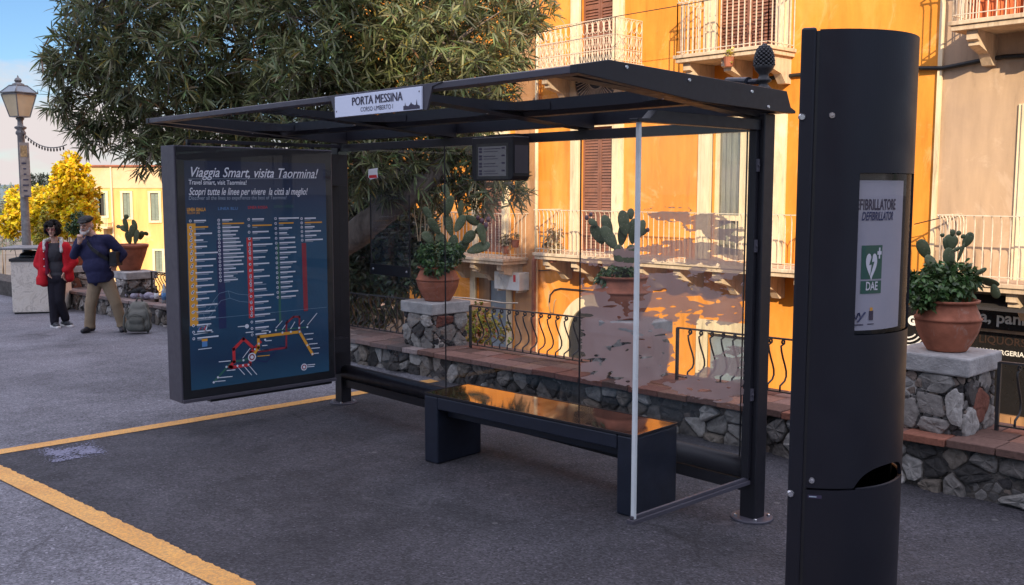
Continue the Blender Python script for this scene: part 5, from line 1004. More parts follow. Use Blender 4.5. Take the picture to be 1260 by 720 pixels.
# ------------------------------------------------------------------ facade bits that hang on the building
m = MB(); p = onY(608, 335, YF-.42); q = onY(636, 357, YF-.42); x0, x1, z0, z1 = p.x, p.x+.86, q.z-.02, p.z+.03
AC = thing('air_conditioner', ((x0+x1)/2, YF-.2, z0), 'white air conditioning unit hung under the left lower balcony', 'air conditioner')
m.box(x0, x1, YF-.42, YF-.10, z0, z1); hs = m.build('housing', 'plastwhite', AC, bevel=.012)
m = MB(); cx, cz = x0+.30, (z0+z1)/2
for rr in (.06, .11, .16, .20): m.tube([(cx+rr*cos(a), YF-.428, cz+rr*sin(a)) for a in [2*pi*i/24 for i in range(25)]], .006, 4)
for i in range(10): a = 2*pi*i/10; m.bar((cx, YF-.428, cz), (cx+.2*cos(a), YF-.428, cz+.2*sin(a)), .008)
m.build('fan_grille', 'plastwhite', AC); m = MB(); m.box(x0+.66, x0+.74, YF-.424, YF-.421, z0+.2, z0+.36); m.build('label_plate', 'pred', AC)
m = MB(); m.bar((x0+.1, YF-.4, z0-.03), (x0+.1, YF, z0-.03), .04); m.bar((x1-.1, YF-.4, z0-.03), (x1-.1, YF, z0-.03), .04); m.build('bracket', 'creamiron', AC)
def cable(pts, r, lab, cat='cable', mat='cable', nm='facade_cable'):
    m = MB(); P = [Vector(p) for p in pts]; m.tube(P, r, 6); o = m.build(nm, mat, None, off=tuple(P[0]), smooth=True); tag(o, lab, cat); return o
cable([onY(x, y, YF-.05) for x, y in ((940, 97), (965, 94), (985, 92), (1020, 88), (1060, 84), (1100, 84), (1130, 84))]+[onY(x, y, YF-.07) for x, y in ((1160, 84), (1185, 79), (1210, 74), (1235, 70), (1270, 68), (1330, 66))], .035, 'thick black cable sagging across the right facade above the cactus')
cable([onY(x, y, YF-.03) for x, y in ((560, 318), (600, 327), (640, 334), (668, 333), (700, 331), (740, 330))], .011, 'thin dark cable along the facade under the lower balconies')
cable([onY(x, y, YF-.04) for x, y in ((676, 372), (677, 363), (682, 357), (690, 355), (712, 357), (740, 360))], .018, 'short black pipe bent over the small arch on the orange wall', 'pipe', nm='wall_pipe')
cable([onY(x, y, YF-.03) for x, y in ((676, 358), (675, 372), (677, 384), (681, 385), (682, 372), (684, 368))], .012, 'pale loop of wire hanging on the orange wall by the arch', 'wire', 'dry', nm='wire_loop')
cable([onY(x, y, YF-1.2) for x, y in ((640, 45), (700, 33), (760, 20), (830, 8), (900, -5))], .008, 'thin overhead wire crossing in front of the upper balconies', 'wire', nm='overhead_wire')
cable([onY(x, y, 6.5) for x, y in ((545, 365), (577, 367), (600, 370), (620, 373), (637, 373))], .012, 'twisted pale string of lights hanging behind the middle railing', 'light string', 'creamiron', nm='light_string')
cable([onY(x, y, YF-.5) for x, y in ((1125, 276), (1150, 270), (1163, 267))], .008, 'thin wire tied to the right lower balcony', 'wire', nm='overhead_wire')
# little plants on the lower balcony
def bplant(px, py, y, r, lab, c=(.20, .17, .08)):
    p = onY(px, py, y); t = thing('balcony_plant', (p.x, p.y, p.z-r*1.6), lab, 'potted plant', 'small plants on the balconies')
    m = MB(); m.lathe([(.07, 0), (.10, .16), (.105, .17), (.085, .17)], (p.x, p.y, p.z-r*1.6-.04), 12); m.build('pot', 'terracotta', t)
    C, A = lump_points([(p, (r, r*.5, r))], 900, int(px), .2, .2); leaves_mesh('foliage', C, A, 7, .10, .03, 1.2, c, t, .5, ((.2, (.45, .35, .2)),), .3, int(px))
bplant(622, 296, YF-.72, .16, 'small pale plant on the left lower balcony'); bplant(634, 292, YF-.6, .12, 'small plant at the corner of the left lower balcony'); bplant(681, 293, YF-.72, .30, 'wiry round dry plant on the long lower balcony', (.34, .25, .13))
bplant(897, 68, YF-.86, .10, 'trailing yellow flowers at the edge of the upper right balcony', (.45, .38, .05))
# ------------------------------------------------------------------ far left house
hp0 = atd(113, 260, 39); RH = Vector((RGT.x, RGT.y, 0)).normalized(); rzc = atan2(RH.y, RH.x); fH = 39/1218
FH = thing('far_house', (hp0.x, hp0.y, -3.2), 'faded orange house with green shutters beyond the parapet at the left', 'house', rz=rzc, local=True)
def hx(px): return (px-113)*fH
def hz(py): return CAM.z+(234-py)*fH+3.2
MT['fadedorange'] = plaster('faded_orange_plaster', (.70, .38, .11), (.74, .45, .17), (.72, .52, .30), .35)
MT['greenshut'] = plain('grey_green_shutter', (.20, .24, .20), .7, 0, .15)
k = N('peeling_plaster'); k.col(k.ramp(k.noise(1.1, 9, .7), [(.35, (.62, .40, .20)), (.5, (.58, .42, .26)), (.65, (.70, .50, .28))])); k.set(Roughness=.95); k.bump(k.noise(12, 6, .7), .4, .03); MT['peel'] = k.m
wins = [(118, 131, 238, 266, 1), (152, 161, 238, 268, 0), (186, 196, 238, 272, 0), (189, 198, 309, 335, 0), (225, 234, 238, 272, 0), (152, 161, 309, 335, 0)]
m = MB(); HY = 0; holes = [(hx(a), hx(b), hz(d), hz(c)) for a, b, c, d, _ in wins]
_Y = YF; holed(m, 0, 9.5, 0, hz(206), holes, 0, .25); m.box(0, 9.5, .27, 9, 0, hz(206)-.01); m.build('wall', 'fadedorange', FH)
m = MB(); m.box(-.03, 9.5, -.03, -.004, hz(232), hz(207)); m.build('peeling_band', 'peel', FH); m = MB(); m.box(-.12, 9.6, -.14, 9.1, hz(206)+.002, hz(204)); m.build('roof_edge', 'terracotta', FH)
for a, b, c, d, op in wins:
    x0, x1, z0, z1 = hx(a), hx(b), hz(d), hz(c); m = MB(); m.box(x0-.10, x0-.002, -.05, -.004, z0-.08, z1+.08); m.box(x1+.002, x1+.10, -.05, -.004, z0-.08, z1+.08); m.box(x0, x1, -.05, -.004, z1+.002, z1+.08); m.box(x0, x1, -.07, -.004, z0-.08, z0-.002); wf = m.build('window', 'trim', FH)
    m = MB(); m.box(x0, x1, .2, .24, z0, z1); m.build('pane', 'darkwin', wf)
    m = MB(); xm = (x0+x1)/2; sh = ((x0, xm-.005), (xm+.005, x1)) if not op else ((x0, x0+.12), (x1-.1, x1))
    for s0, s1 in sh:
        z = z0
        m.box(s0, s1, .03, .05, z0, z1)
        while z < z1-.05: m.box(s0+.02, s1-.02, .012, .029, z, z+.035); z += .06
    m.build('shutter', 'greenshut', wf)
m = MB(); m.tube([(hx(139), -.06, 0), (hx(139), -.06, hz(206))], .04, 6); m.build('drainpipe', 'trim', FH)
def bal_h():
    m = MB(); x0, x1, zt = hx(126), hx(139), hz(268)
    m.box(x0, x1, -.6, -.02, hz(281), hz(279))
    for i in range(9): x = x0+(x1-x0)*i/8; m.bar((x, -.58, hz(279)), (x, -.58, zt), .02)
    m.bar((x0, -.58, zt), (x1, -.58, zt), .03); m.build('balcony', 'trim', FH)
bal_h()
# low wall of a house half hidden behind the left railing
m = MB(); p = onY(447, 374, 6); q = onY(503, 374, 6); m.box(p.x, q.x, 6, 8, -3.2, p.z); MT['sand'] = plaster('sand_plaster', (.34, .23, .15), (.42, .29, .19), (.46, .33, .22)); o = m.build('sand_coloured_hut', 'sand', None, off=(p.x, 6, -3.2)); tag(o, 'sand coloured plaster hut below the parapet, behind the left railing', 'hut')
# ------------------------------------------------------------------ street lamp
lb = ongnd(37.5, 388); lb = CAM+(lb-CAM)*1.06; ld = (lb-CAM).dot(FWD); fl = ld/1218
LA = thing('street_lamp', (lb.x, lb.y, gz(lb.x)), 'old cast iron street lamp with four sided lantern rising behind the marble bin', 'street lamp')
def lz(py): return CAM.z+(234-py)*fl
tipx = atd(22, 97, ld); sh_ = (tipx-Vector((lb.x, lb.y, tipx.z))); lean = Vector((sh_.x, sh_.y, 0))/(lz(97)-gz(lb.x))
def lp(z, dx=0, dy=0): return Vector((lb.x+lean.x*(z-gz(lb.x))+dx, lb.y+lean.y*(z-gz(lb.x))+dy, z))
def ltube(m, prof, n=14): m.smooth = True; m.tube([lp(z) for r, z in prof], [r for r, z in prof], n); m.smooth = False
z0 = gz(lb.x)
m = MB(); ltube(m, [(.16, z0), (.16, z0+.25), (.12, z0+.3), (.10, z0+.6), (.085, z0+.65), (.08, z0+.9), (.066, lz(245)), (.06, lz(168)), (.085, lz(166)), (.085, lz(164)), (.06, lz(161)), (.10, lz(159)), (.10, lz(157.5)), (.05, lz(156)), (.045, lz(150)), (.075, lz(147)), (.03, lz(145))])
MT['lampgrey'] = plain('weathered_grey_iron', (.17, .165, .16), .6, 0, .35, 14, .4, 60); m.build('post', 'lampgrey', LA)
m = MB(); n4 = [(1, 1), (-1, 1), (-1, -1), (1, -1)]; rot = Matrix.Rotation(radians(20), 3, 'Z')
def lring(r, z): return [lp(z)+rot @ Vector((a*r, b*r, 0)) for a, b in n4]
A_, B_, C_, D_ = lring(.115, lz(145)), lring(.20, lz(118)), lring(.22, lz(116)), lring(.105, lz(107))
for R_, S_ in ((A_, B_), (C_, D_)):
    for i in range(4): m.bar(R_[i], S_[i], .018); m.bar(R_[i], R_[(i+1) % 4], .018); m.bar(S_[i], S_[(i+1) % 4], .022)
m.tube([lp(lz(107)), lp(lz(105)), lp(lz(103)), lp(lz(101)), lp(lz(98.5)), lp(lz(97)), lp(lz(94))], [.11, .10, .04, .065, .05, .02, .004], 12)
for i in range(4): m.tube([C_[i], C_[i]+Vector((0, 0, .06))], [.012, .003], 6)
fr = m.build('lantern_frame', 'lampgrey', LA)
MT['milk'] = plain('frosted_lantern_glass', (.78, .62, .38), .35, 0, .1, 6); MT['milk'].node_tree.nodes['Principled BSDF'].inputs['Transmission Weight'].default_value = .35
m = MB(); 
for i in range(4): j = (i+1) % 4; m.add([A_[i], A_[j], B_[j], B_[i]], [(0, 1, 2, 3)])
m.build('lantern_glass', 'milk', fr); m = MB()
for i in range(4): j = (i+1) % 4; m.add([C_[i], C_[j], D_[j], D_[i]], [(0, 1, 2, 3)])
m.build('lantern_roof', 'door', fr)
p = atd(31, 209, ld-.12); m = MB(); hh = (243-176)*fl; ax = Vector((lean.x, lean.y, 1)).normalized(); NB = thing('notice_board', tuple(p-ax*hh/2), 'narrow weathered notice board strapped to the street lamp', 'notice board')
m.obox(p, RH*.085, Vector((RH.y, -RH.x, 0))*-.012, ax*hh/2); MT['board'] = plain('weathered_board', (.30, .235, .19), .85, 0, .4, 7); bo = m.build('board', 'board', NB, bevel=.003)
nrm = -Vector((FWD.x, FWD.y, 0)).normalized(); m = MB(); q = p+nrm*.016
m.obox(q+ax*hh*.34, RH*.06, nrm*.001, ax*.10); MT['label'] = plain('faded_picture', (.40, .24, .10), .8, 0, .5, 20); m.build('picture_panel', 'label', bo)
m = MB(); 
for i in range(7): m.obox(q+ax*hh*(.12-.10*i)+RH*rng.uniform(-.01, .01), RH*rng.uniform(.02, .05), nrm*.001, ax*.012)
m.build('faded_writing', 'ink', bo)
a, b = lp(lz(161)), atd(82, 178, ld-3); pts = [a.lerp(b, t)+Vector((0, 0, -.25*4*t*(1-t)*.6)) for t in [i/16 for i in range(17)]]; m = MB(); m.tube(pts, .008, 4)
for q in pts[1:-1]: m.ell(q-Vector((0, 0, .035)), (.014, .014, .03), 6, 4)
o = m.build('light_string', 'cable', None, off=tuple(a)); tag(o, 'string of small bulbs from the street lamp to the dark tree', 'light string')
# ------------------------------------------------------------------ marble litter bin
c0 = ongnd(16, 387); bd = (c0-CAM).dot(FWD); fb = bd/1218; BI = thing('marble_bin', tuple(c0), 'square marble clad litter bin with dark slab lid at the left edge', 'litter bin', rz=rzc+radians(12), local=True)
W_ = .78; Hb = (387-322)*fb
k = N('veined_marble'); n_ = k.noise(5, 9, .75, dist=1.8); k.col(k.ramp(n_, [(.38, (.56, .50, .42)), (.5, (.66, .61, .54)), (.56, (.42, .37, .31)), (.62, (.66, .62, .56))])); k.set(Roughness=.5); MT['marble'] = k.m
m = MB(); m.box(0, W_, 0, .8, .03, Hb); b_ = m.build('marble_casing', 'marble', BI, bevel=.008); m = MB(); m.box(.02, W_-.02, .02, .78, 0, .03); m.build('base', 'iron', BI)
m = MB(); m.box(-.02, W_+.02, -.02, .82, Hb+.001, Hb+.05); m.build('rim', 'iron', BI, bevel=.004); 
for x, y in ((.56, .1), (.56, .7), (.1, .7)): m = MB(); m.box(x-.05, x+.05, y-.04, y+.04, Hb+.051, Hb+.20); m.build('lid_support', 'iron', BI)
m = MB(); m.box(-.16, W_+.04, -.05, .85, Hb+.201, Hb+.235); m.build('lid', 'lampgrey', BI, bevel=.006)
m = MB(); [m.ell((.30+.2*cos(i*2.1)*.8, .35+.16*sin(i*1.7), Hb+.07), (.17, .16, .09), 10, 7) for i in range(4)]; MT['bag'] = plain('black_bag', (.012, .012, .013), .35, 0, .3, 9, .5, 25); blob(m, 'rubbish_bag', 'bag', BI, .02, 3)
m = MB(); m.box(.50, .62, -.045, -.002, Hb-.32, Hb-.06); MT['brownbox'] = plain('brown_box', (.07, .04, .03), .5); m.build('ashtray_box', 'brownbox', BI, bevel=.012)
# ------------------------------------------------------------------ people
def cloth(name, a, b, sc=4, bmp=.6): 
    k = N(name); k.col(k.ramp(k.noise(sc, 5, .6), [(.3, a), (.7, b)])); k.set(Roughness=.9, Specular_IOR_Level=.2); k.bump(k.noise(11, 4, .6, (1, 1, .6), .8), bmp, .03); return k.m
MT['navy'] = cloth('navy_shirt', (.020, .021, .055), (.034, .035, .088)); MT['khaki'] = cloth('khaki_trousers', (.23, .165, .105), (.31, .235, .155)); MT['red'] = cloth('red_jacket', (.42, .012, .02), (.55, .02, .03)); MT['maroon'] = cloth('maroon_lining', (.10, .01, .03), (.14, .015, .035))
MT['char'] = cloth('charcoal_top', (.035, .034, .04), (.055, .054, .062)); MT['blacktr'] = cloth('black_trousers', (.013, .012, .018), (.022, .02, .03)); MT['fleece'] = cloth('grey_fleece', (.42, .41, .39), (.56, .55, .53), 20); MT['hair'] = cloth('black_hair', (.008, .007, .007), (.018, .015, .015), 30, 1); MT['cap'] = cloth('dark_cap', (.022, .022, .024), (.05, .05, .05), 30)
MT['beard'] = cloth('white_beard', (.45, .42, .40), (.60, .57, .55), 40, 1); MT['shoe'] = plain('dark_shoe', (.018, .018, .024), .5); MT['sole'] = plain('white_sole', (.6, .58, .56), .6); MT['lips'] = plain('lips', (.32, .12, .10), .5); MT['eye'] = plain('eye_dark', (.03, .02, .018), .3)
MT['bagstrap'] = plain('black_strap', (.012, .012, .014), .7)
class Fig:
    def __init__(s, px, py, lab):
        s.x0, s.y0 = px, py; s.g = ongnd(px, py); s.d = (s.g-CAM).dot(FWD); s.f = s.d/1218
        s.r = thing('person', tuple(s.g), lab, 'person', rz=rzc, local=True)
    def J(s, px, py, dy=0): return Vector(((px-s.x0)*s.f, dy, (s.y0-py)*s.f))
def head(m, c, k=1.0, yaw=0, tilt=0):
    R = Matrix.Rotation(yaw, 3, 'Z') @ Matrix.Rotation(tilt, 3, 'X'); c = Vector(c)
    m.ell(c+R @ Vector((0, .012, .02))*k, (.074*k, .092*k, .10*k), 16, 12, R); m.ell(c+R @ Vector((0, -.018, -.045))*k, (.058*k, .068*k, .075*k), 14, 10, R)
    m.cap(c+R @ Vector((0, -.088, .012))*k, c+R @ Vector((0, -.112, -.026))*k, .010*k, .016*k, 8)     # nose
    m.ell(c+R @ Vector((0, -.075, -.092))*k, (.026*k, .02*k, .018*k), 10, 7, R)                       # chin
    for sd in (-1, 1):
        m.ell(c+R @ Vector((sd*.075, .005, -.01))*k, (.010*k, .022*k, .034*k), 8, 6, R); m.ell(c+R @ Vector((sd*.032, -.07, -.02))*k, (.02*k, .02*k, .02*k), 8, 6, R)
        m.cap(c+R @ Vector((sd*.012, -.088, .026))*k, c+R @ Vector((sd*.048, -.074, .028))*k, .010*k, .009*k, 8)
    return R
def face(parent, c, R, k=1.0, brow='hair'):
    c = Vector(c); m = MB(); m.smooth = True
    for sd in (-1, 1): m.ell(c+R @ Vector((sd*.030, -.088, .004))*k, (.012*k, .007*k, .007*k), 8, 6, R)
    m.build('eye', 'eye', parent); m = MB(); m.ell(c+R @ Vector((0, -.089, -.058))*k, (.024*k, .008*k, .008*k), 8, 6, R); m.build('mouth', 'lips', parent, smooth=True); m = MB()
    for sd in (-1, 1): m.cap(c+R @ Vector((sd*.014, -.094, .026))*k, c+R @ Vector((sd*.046, -.082, .027))*k, .005, .004, 6)
    m.build('eyebrow', brow, parent)
def hand(m, wrist, dr, side, curl=.5, up=Vector((0, 0, 1)), k=1.0):
    """palm, four bent unequal fingers and a thumb; dr: finger direction, side: towards the thumb, up: back of the hand"""
    dr, side = Vector(dr).normalized(), Vector(side).normalized(); nrm = dr.cross(side).normalized(); wv_ = Vector(wrist)
    for a in (-.027, -.009, .009, .027): m.cap(wv_+side*a*.7, wv_+dr*.085*k+side*a, .015, .013, 8)
    for a, L_ in ((.030, .070), (.010, .080), (-.010, .074), (-.029, .058)):
        p0 = wv_+dr*.085*k+side*a; d1 = (dr*cos(curl*.7)-nrm*sin(curl*.7)); p1 = p0+d1*L_*.5; d2 = (dr*cos(curl*1.9)-nrm*sin(curl*1.9)); p2 = p1+d2*L_*.5; m.cap(p0, p1, .0095, .009, 8); m.cap(p1, p2, .009, .0075, 8)
    p0 = wv_+dr*.03+side*.028; p1 = p0+(dr*.6+side*.7).normalized()*.045; p2 = p1+(dr*.9+side*.2-nrm*.3).normalized()*.032; m.cap(p0, p1, .013, .010, 8); m.cap(p1, p2, .010, .008, 8)
def shoe(m, ankle, dr, L_=.27):
    dr = Vector(dr).normalized(); a = Vector((ankle.x, ankle.y, 0)); m.cap(a-dr*.06+Vector((0, 0, .045)), a+dr*.07+Vector((0, 0, .045)), .042, .045, 10); m.cap(a+dr*.05+Vector((0, 0, .04)), a+dr*(L_-.11)+Vector((0, 0, .034)), .045, .034, 10); m.cap(Vector((ankle.x, ankle.y, .09)), a+Vector((0, 0, .05)), .045, .042, 10)
# --- the man
F = Fig(131, 408.5, 'bearded man in navy shirt, khaki trousers and flat cap, hand raised to his mouth'); J = F.J; r_ = F.r
hc = J(113.5, 277.5, -.05); sl_, sr_ = J(103, 298), J(138, 295, .02); el, er_ = J(97.5, 314, -.06), J(153, 313, .07); wl, wr = J(110, 297, -.19), J(147, 324, -.01)
hl_, hr_ = J(121, 345), J(134, 345); kl, kr = J(114, 374, -.03), J(144.5, 373, -.01); al, ar = J(111, 402), J(149, 401, .05); nk = J(119, 290, -.01)
m = MB(); R_ = head(m, hc, 1.02, radians(-8), radians(6)); m.cap(hc+Vector((0, .03, -.06)), nk+Vector((.02, .01, -.03)), .055, .062); m.ell(J(121, 305), (.16, .10, .17), 14, 10); m.ell(J(125, 328, -.02), (.16, .12, .18), 14, 10); m.ell(J(127.5, 343), (.15, .10, .10), 14, 10)
m.cap(J(121, 296), sl_, .06, .055); m.cap(J(121, 296), sr_, .06, .055)
for a, b, c in ((sl_, el, wl), (sr_, er_, wr)): m.cap(a, b, .048, .038); m.cap(b, c, .038, .026)
for a, b, c in ((hl_, kl, al), (hr_, kr, ar)): m.cap(a, b, .075, .05); m.cap(b, c, .05, .035)
hand(m, wl, (.15, -.12, .75), (.85, .1, -.1), 1.15); hand(m, wr, (-.35, -.35, -.8), (-.5, -.8, .2), .9)
bodym = blob(m, 'body', 'skin', r_, .0075, 3, .4); face(bodym, hc, R_, 1.02, 'beard')
m = MB(); c = hc
for sd in (-1, 1):
    for (x, y, z, s_) in ((.062, -.02, -.04, .022), (.055, -.055, -.075, .024), (.03, -.085, -.10, .024)): m.ell(c+R_ @ Vector((sd*x, y, z)), s_, 8, 6)
m.ell(c+R_ @ Vector((0, -.09, -.108)), .03, 8, 6); m.cap(c+R_ @ Vector((-.03, -.098, -.045)), c+R_ @ Vector((.03, -.098, -.045)), .009, .009, 6); blob(m, 'beard', 'beard', r_, .009, 2)
m = MB(); m.ell(c+R_ @ Vector((0, .06, -.01)), (.078, .05, .06), 12, 8, R_); blob(m, 'hair', 'beard', r_, .009, 2)
m = MB(); m.ell(c+R_ @ Vector((0, .0, .085)), (.102, .118, .048), 16, 9, R_ @ Matrix.Rotation(radians(10), 3, 'X')); m.ell(c+R_ @ Vector((0, -.105, .062)), (.075, .055, .014), 14, 7, R_ @ Matrix.Rotation(radians(12), 3, 'X')); blob(m, 'flat_cap', 'cap', r_, .009, 2)
m = MB(); m.ell(J(120, 301), (.20, .125, .13), 16, 10); m.ell(J(122, 312, -.02), (.215, .15, .17), 16, 10); m.ell(J(125, 327, -.04), (.215, .17, .16), 16, 10); m.ell(J(127, 338, -.02), (.20, .15, .12), 16, 10); m.tube([J(126, 335, -.02), J(127, 347, -.02)], [.18, .17], 16); m.cap(J(122, 342, -.10), J(124, 349, -.10), .05, .03)
m.cap(J(120, 295), sl_, .075, .075); m.cap(J(120, 295), sr_, .08, .078)
for a, b, c_ in ((sl_, el, el.lerp(wl, .78)), (sr_, er_, er_.lerp(wr, .85))): m.cap(a, b, .078, .064); m.cap(b, c_, .064, .048)
m.cap(nk+Vector((-.045, -.05, -.01)), nk+Vector((.0, -.07, -.05)), .02, .018); m.cap(nk+Vector((.055, -.05, 0)), nk+Vector((.02, -.07, -.05)), .02, .018)
shirt = blob(m, 'shirt', 'navy', r_, .012, 14)
m = MB(); m.ell(J(127.5, 343), (.175, .125, .12), 16, 10)
for a, b, c_ in ((hl_, kl, al), (hr_, kr, ar)): m.cap(a, b, .105, .082); m.cap(b, c_+Vector((0, 0, .02)), .082, .072); m.tube([c_+Vector((0, 0, .10)), c_+Vector((0, 0, -.02))], [.074, .08], 14)
blob(m, 'trousers', 'khaki', r_, .012, 8)
for a, d_ in ((al, (-.25, -1, 0)), (ar, (.35, -1, 0))): m = MB(); shoe(m, a, d_); blob(m, 'shoe', 'shoe', r_, .010, 2)
m = MB(); P = [J(112, 293, .09), J(113, 292, -.02), J(117, 298, -.125), J(124, 305, -.19), J(132, 311, -.20), J(140, 318, -.13), J(144, 321, .0)]; n = len(P)
for i in range(n-1): m.bar(P[i], P[i+1], .012, .05, up=(0, 0, 1))
m.obox(J(147, 318, -.02), (.05, 0, 0), (0, .11, 0), (0, 0, .10)); m.build('shoulder_bag', 'bagstrap', r_, bevel=.004)
# --- the woman
F = Fig(74, 402.5, 'woman with short curly black hair, glasses and open red jacket, hands in pockets'); J = F.J; r_ = F.r
hc = J(71.3, 283, -.03); sl_, sr_ = J(59, 304), J(84, 304); el, er_ = J(50, 325, .03), J(92, 322, .05); wl, wr = J(66, 334, -.10), J(85.5, 334, -.07); hl_, hr_ = J(68, 343), J(77, 343); kl, kr = J(68, 370, -.02), J(76, 370, -.02); al, ar = J(69, 397, -.04), J(78, 394, .08)
m = MB(); R_ = head(m, hc, .93, radians(6), radians(2)); m.cap(hc+Vector((0, .025, -.06)), J(72, 299, .01), .045, .052); m.ell(J(72, 312), (.11, .07, .14), 14, 10); m.ell(J(72, 330, .01), (.11, .06, .13), 14, 10); m.ell(J(72.5, 341), (.12, .08, .09), 14, 10); m.cap(J(72, 302), sl_, .05, .045); m.cap(J(72, 302), sr_, .05, .045)
for a, b, c_ in ((sl_, el, wl), (sr_, er_, wr)): m.cap(a, b, .04, .034); m.cap(b, c_, .034, .024)
for a, b, c_ in ((hl_, kl, al), (hr_, kr, ar)): m.cap(a, b, .068, .046); m.cap(b, c_, .046, .032)
hand(m, wl, (.35, .25, -.9), (.1, -1, .1), .5, k=.9); hand(m, wr, (-.25, .25, -.9), (-.1, -1, .1), .5, k=.9)
bodym = blob(m, 'body', 'skin', r_, .0075, 3, .4); face(bodym, hc, R_, .93)
m = MB(); hr = random.Random(2)
for i in range(150):
    v = Vector((hr.gauss(0, 1), hr.gauss(0, 1), hr.gauss(0, 1))).normalized(); p = Vector((v.x*.112, v.y*.115+.018, v.z*.115+.025))
    if p.y < -.045 and p.z < .062 and abs(p.x) < .070: continue
    if p.z < -.085: continue
    m.ell(hc+R_ @ p, .024, 7, 5)
m.ell(hc+R_ @ Vector((0, .03, .03)), (.092, .09, .092), 12, 9); blob(m, 'curly_hair', 'hair', r_, .009, 1)
m = MB()
for sd in (-1, 1): m.tube([hc+R_ @ Vector((sd*.031+.025*cos(a), -.098+.006*abs(cos(a)), .002+.018*sin(a))) for a in [2*pi*i/16 for i in range(17)]], .0028, 5); m.tube([hc+R_ @ Vector((sd*.056, -.093, .006)), hc+R_ @ Vector((sd*.075, -.02, .008))], .0028, 5)
m.tube([hc+R_ @ Vector((-.008, -.101, .006)), hc+R_ @ Vector((.008, -.101, .006))], .0028, 5); m.build('glasses', 'pdred', r_)
m = MB(); m.ell(J(72, 312, -.01), (.145, .105, .16), 16, 10); m.ell(J(72.5, 329, .005), (.145, .102, .14), 16, 10); m.ell(J(72.5, 338, .005), (.148, .105, .06), 16, 10); m.ell(J(72, 303, .0), (.13, .075, .06), 14, 8); blob(m, 'top', 'char', r_, .011, 10)
m = MB(); m.ell(J(72.5, 343), (.155, .112, .10), 16, 10)
for a, b, c_ in ((hl_, kl, al), (hr_, kr, ar)): m.cap(a, b, .086, .07); m.cap(b, c_+Vector((0, 0, .02)), .07, .064)
blob(m, 'trousers', 'blacktr', r_, .011, 8)
for a, d_ in ((al, (.75, -.8, 0)), (ar, (.9, -.6, 0))): m = MB(); shoe(m, a, d_, .25); sh = blob(m, 'shoe', 'shoe', r_, .010, 2); d_ = Vector(d_).normalized(); m = MB(); q = Vector((a.x, a.y, .012)); m.cap(q-d_*.065, q+d_*.145, .046, .036, 12); sb_ = m.build('sole', 'sole', sh, smooth=True); sb_.scale = (1, 1, 1)
# jacket: two open fronts, back and sleeves
m = MB(); m.ell(J(71.5, 306, .07), (.19, .085, .10), 16, 9); m.ell(J(71.5, 322, .08), (.21, .085, .2), 16, 9); m.ell(J(71.5, 341, .06), (.22, .10, .12), 16, 9)
m.cap(J(60, 303), J(57.5, 345, .0), .085, .10); m.cap(J(60.5, 308, -.06), J(59, 347, -.07), .055, .065); m.cap(J(85, 303), J(87.5, 342, .02), .07, .07); m.cap(J(86, 308, -.04), J(88, 342, -.03), .045, .045)
for a, b, c_ in ((sl_, el, el.lerp(wl, .85)), (sr_, er_, er_.lerp(wr, .85))): m.cap(a, b, .085, .078); m.cap(b, c_, .078, .062)
m.tube([J(57, 340, -.02), J(57, 350, -.02)], [.10, .105], 14); jk = blob(m, 'jacket', 'red', r_, .012, 8)
m = MB(); m.cap(J(64.5, 300, -.085), J(66, 336, -.12), .018, .03); m.cap(J(66, 298, -.08), J(66.5, 310, -.10), .02, .018); blob(m, 'lining', 'maroon', jk, .011, 2)
m = MB(); m.cap(J(61.5, 297, -.04), J(63.0, 306, -.105), .032, .026); m.cap(J(81.5, 297, -.03), J(83, 309, -.09), .03, .024); m.cap(J(61.5, 297, -.03), J(65, 294.5, .09), .032, .032); m.cap(J(81, 297, -.02), J(77, 294.5, .09), .032, .032); m.cap(J(65, 294.5, .09), J(77, 294.5, .09), .032, .032); blob(m, 'fleece_collar', 'fleece', jk, .012, 2)
m = MB(); 
for y in (309, 318, 327): m.ell(J(62.8, y, -.125), .010, 8, 6)
m.build('press_stud', 'sole', jk)
# ------------------------------------------------------------------ backpack and things on the wall
g0 = ongnd(170, 410); db = (g0-CAM).dot(FWD); fb = db/1218; BP = thing('backpack', tuple(g0), 'bulging grey green backpack on the ground beside the man', 'backpack', rz=rzc, local=True); q = lambda px, py, dy=0: Vector(((px-169)*fb, dy, (410-py)*fb))
MT['pack'] = cloth('grey_green_nylon', (.145, .145, .125), (.21, .205, .18), 6, .5); MT['pack2'] = cloth('darker_nylon', (.09, .092, .08), (.13, .13, .115), 6, .5)
m = MB(); m.cap(q(162, 400), q(178, 400), .10, .10); m.cap(q(163, 388, .02), q(177, 388, .02), .105, .105); m.cap(q(166, 378, .04), q(175, 378, .04), .085, .085); b_ = blob(m, 'main_bag', 'pack', BP, .014, 12)
m = MB(); m.cap(q(164, 402, -.09), q(176, 402, -.09), .065, .065); m.cap(q(166, 394, -.09), q(175, 394, -.09), .06, .06); blob(m, 'front_pocket', 'pack2', BP, .012, 12)
m = MB(); m.tube([q(160, 378, -.06), q(156, 388, -.09), q(155, 400, -.10), q(157, 408, -.08)], .016, 8); m.tube([q(181, 377, -.05), q(185, 388, -.07), q(186, 400, -.08), q(183, 408, -.06)], .016, 8); m.tube([q(167, 371, .03), q(169, 367, .03), q(173, 367, .03), q(175, 371, .03)], .012, 8); m.tube([q(163+i, 388-2.5*sin(pi*i/15), -.115) for i in range(16)], .006, 5); m.build('strap', 'pack2', BP, smooth=True)
def onwall(px, py): return onY(px, py, 1.5)
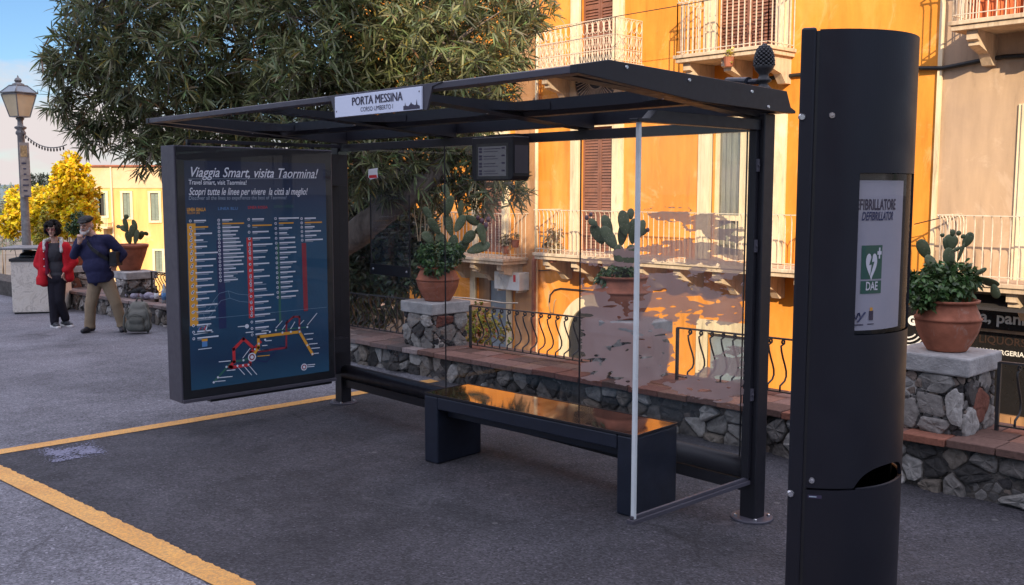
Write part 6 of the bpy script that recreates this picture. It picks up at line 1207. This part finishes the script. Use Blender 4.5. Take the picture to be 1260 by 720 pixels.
def heap(nm, lab, cat, pts, r, mat, bmp=.7):
    c = onwall(*pts[0][:2]); zt_ = WZ(c.x)+.003; t = thing(nm, (c.x, c.y, zt_), lab, cat); m = MB(); f_ = (c-CAM).dot(FWD)/1218
    for px, py, rr in pts: p = onwall(px, py); m.ell((p.x, p.y+rng.uniform(-.03, .03), max(p.z, zt_+rr*f_*.55)), (rr*f_*1.25, rr*f_*1.1, rr*f_*.75), 12, 8)
    blob(m, nm+'_cloth', mat, t, .012, 14); return t
MT['lilac'] = cloth('lilac_grey_cloth', (.20, .18, .23), (.30, .28, .34), 8, 1); MT['blackcl'] = cloth('black_cloth', (.012, .012, .013), (.03, .03, .032), 8, .8)
heap('shoulder_bag', 'black leather bag leaning on the pier beside the folded jacket', 'bag', [(152, 352, 6), (158, 352, 6), (155, 347, 4)], 1, 'blackcl'); heap('folded_jacket', 'crumpled black jacket on the wall between bag and grey cloth', 'jacket', [(167, 359, 5.5), (173, 357, 5), (162, 360, 4.5), (178, 359, 4)], 1, 'blackcl'); heap('folded_cloth', 'crumpled lilac grey cloth on the wall above the backpack', 'cloth', [(160, 368, 5), (168, 366, 6), (177, 364, 6.5), (185, 364, 6), (190, 366, 4)], 1, 'lilac')
def bottle(px, lab, R, H, mat, label, capm):
    p = onwall(px, 376); z = WZ(p.x)+.002; t = thing('bottle', (p.x, p.y, z), lab, 'bottle'); m = MB(); m.lathe([(R, 0), (R, H*.62), (R*.8, H*.70), (R*.38, H*.80), (R*.34, H*.92)], (p.x, p.y, z), 18); m.build('glass_body', mat, t, smooth=True); m = MB(); m.lathe([(R*.42, H*.92), (R*.42, H)], (p.x, p.y, z), 14); m.build('cap', capm, t); m = MB(); m.smooth = True; m.lathe([(R*1.02, H*.18), (R*1.02, H*.55)], (p.x, p.y, z), 18); m.build('label', label, t)
MT['brownglass'] = plain('brown_bottle', (.035, .014, .008), .12); MT['paleplastic'] = plain('pale_blue_plastic', (.42, .50, .55), .2); bottle(193, 'dark brown bottle with white label on the wall', .036, .25, 'brownglass', 'white', 'black'); bottle(202.5, 'pale plastic water bottle on the wall next to the map case', .04, .29, 'paleplastic', 'pblue', 'white')
m = MB(); p = ongnd(30, 384)
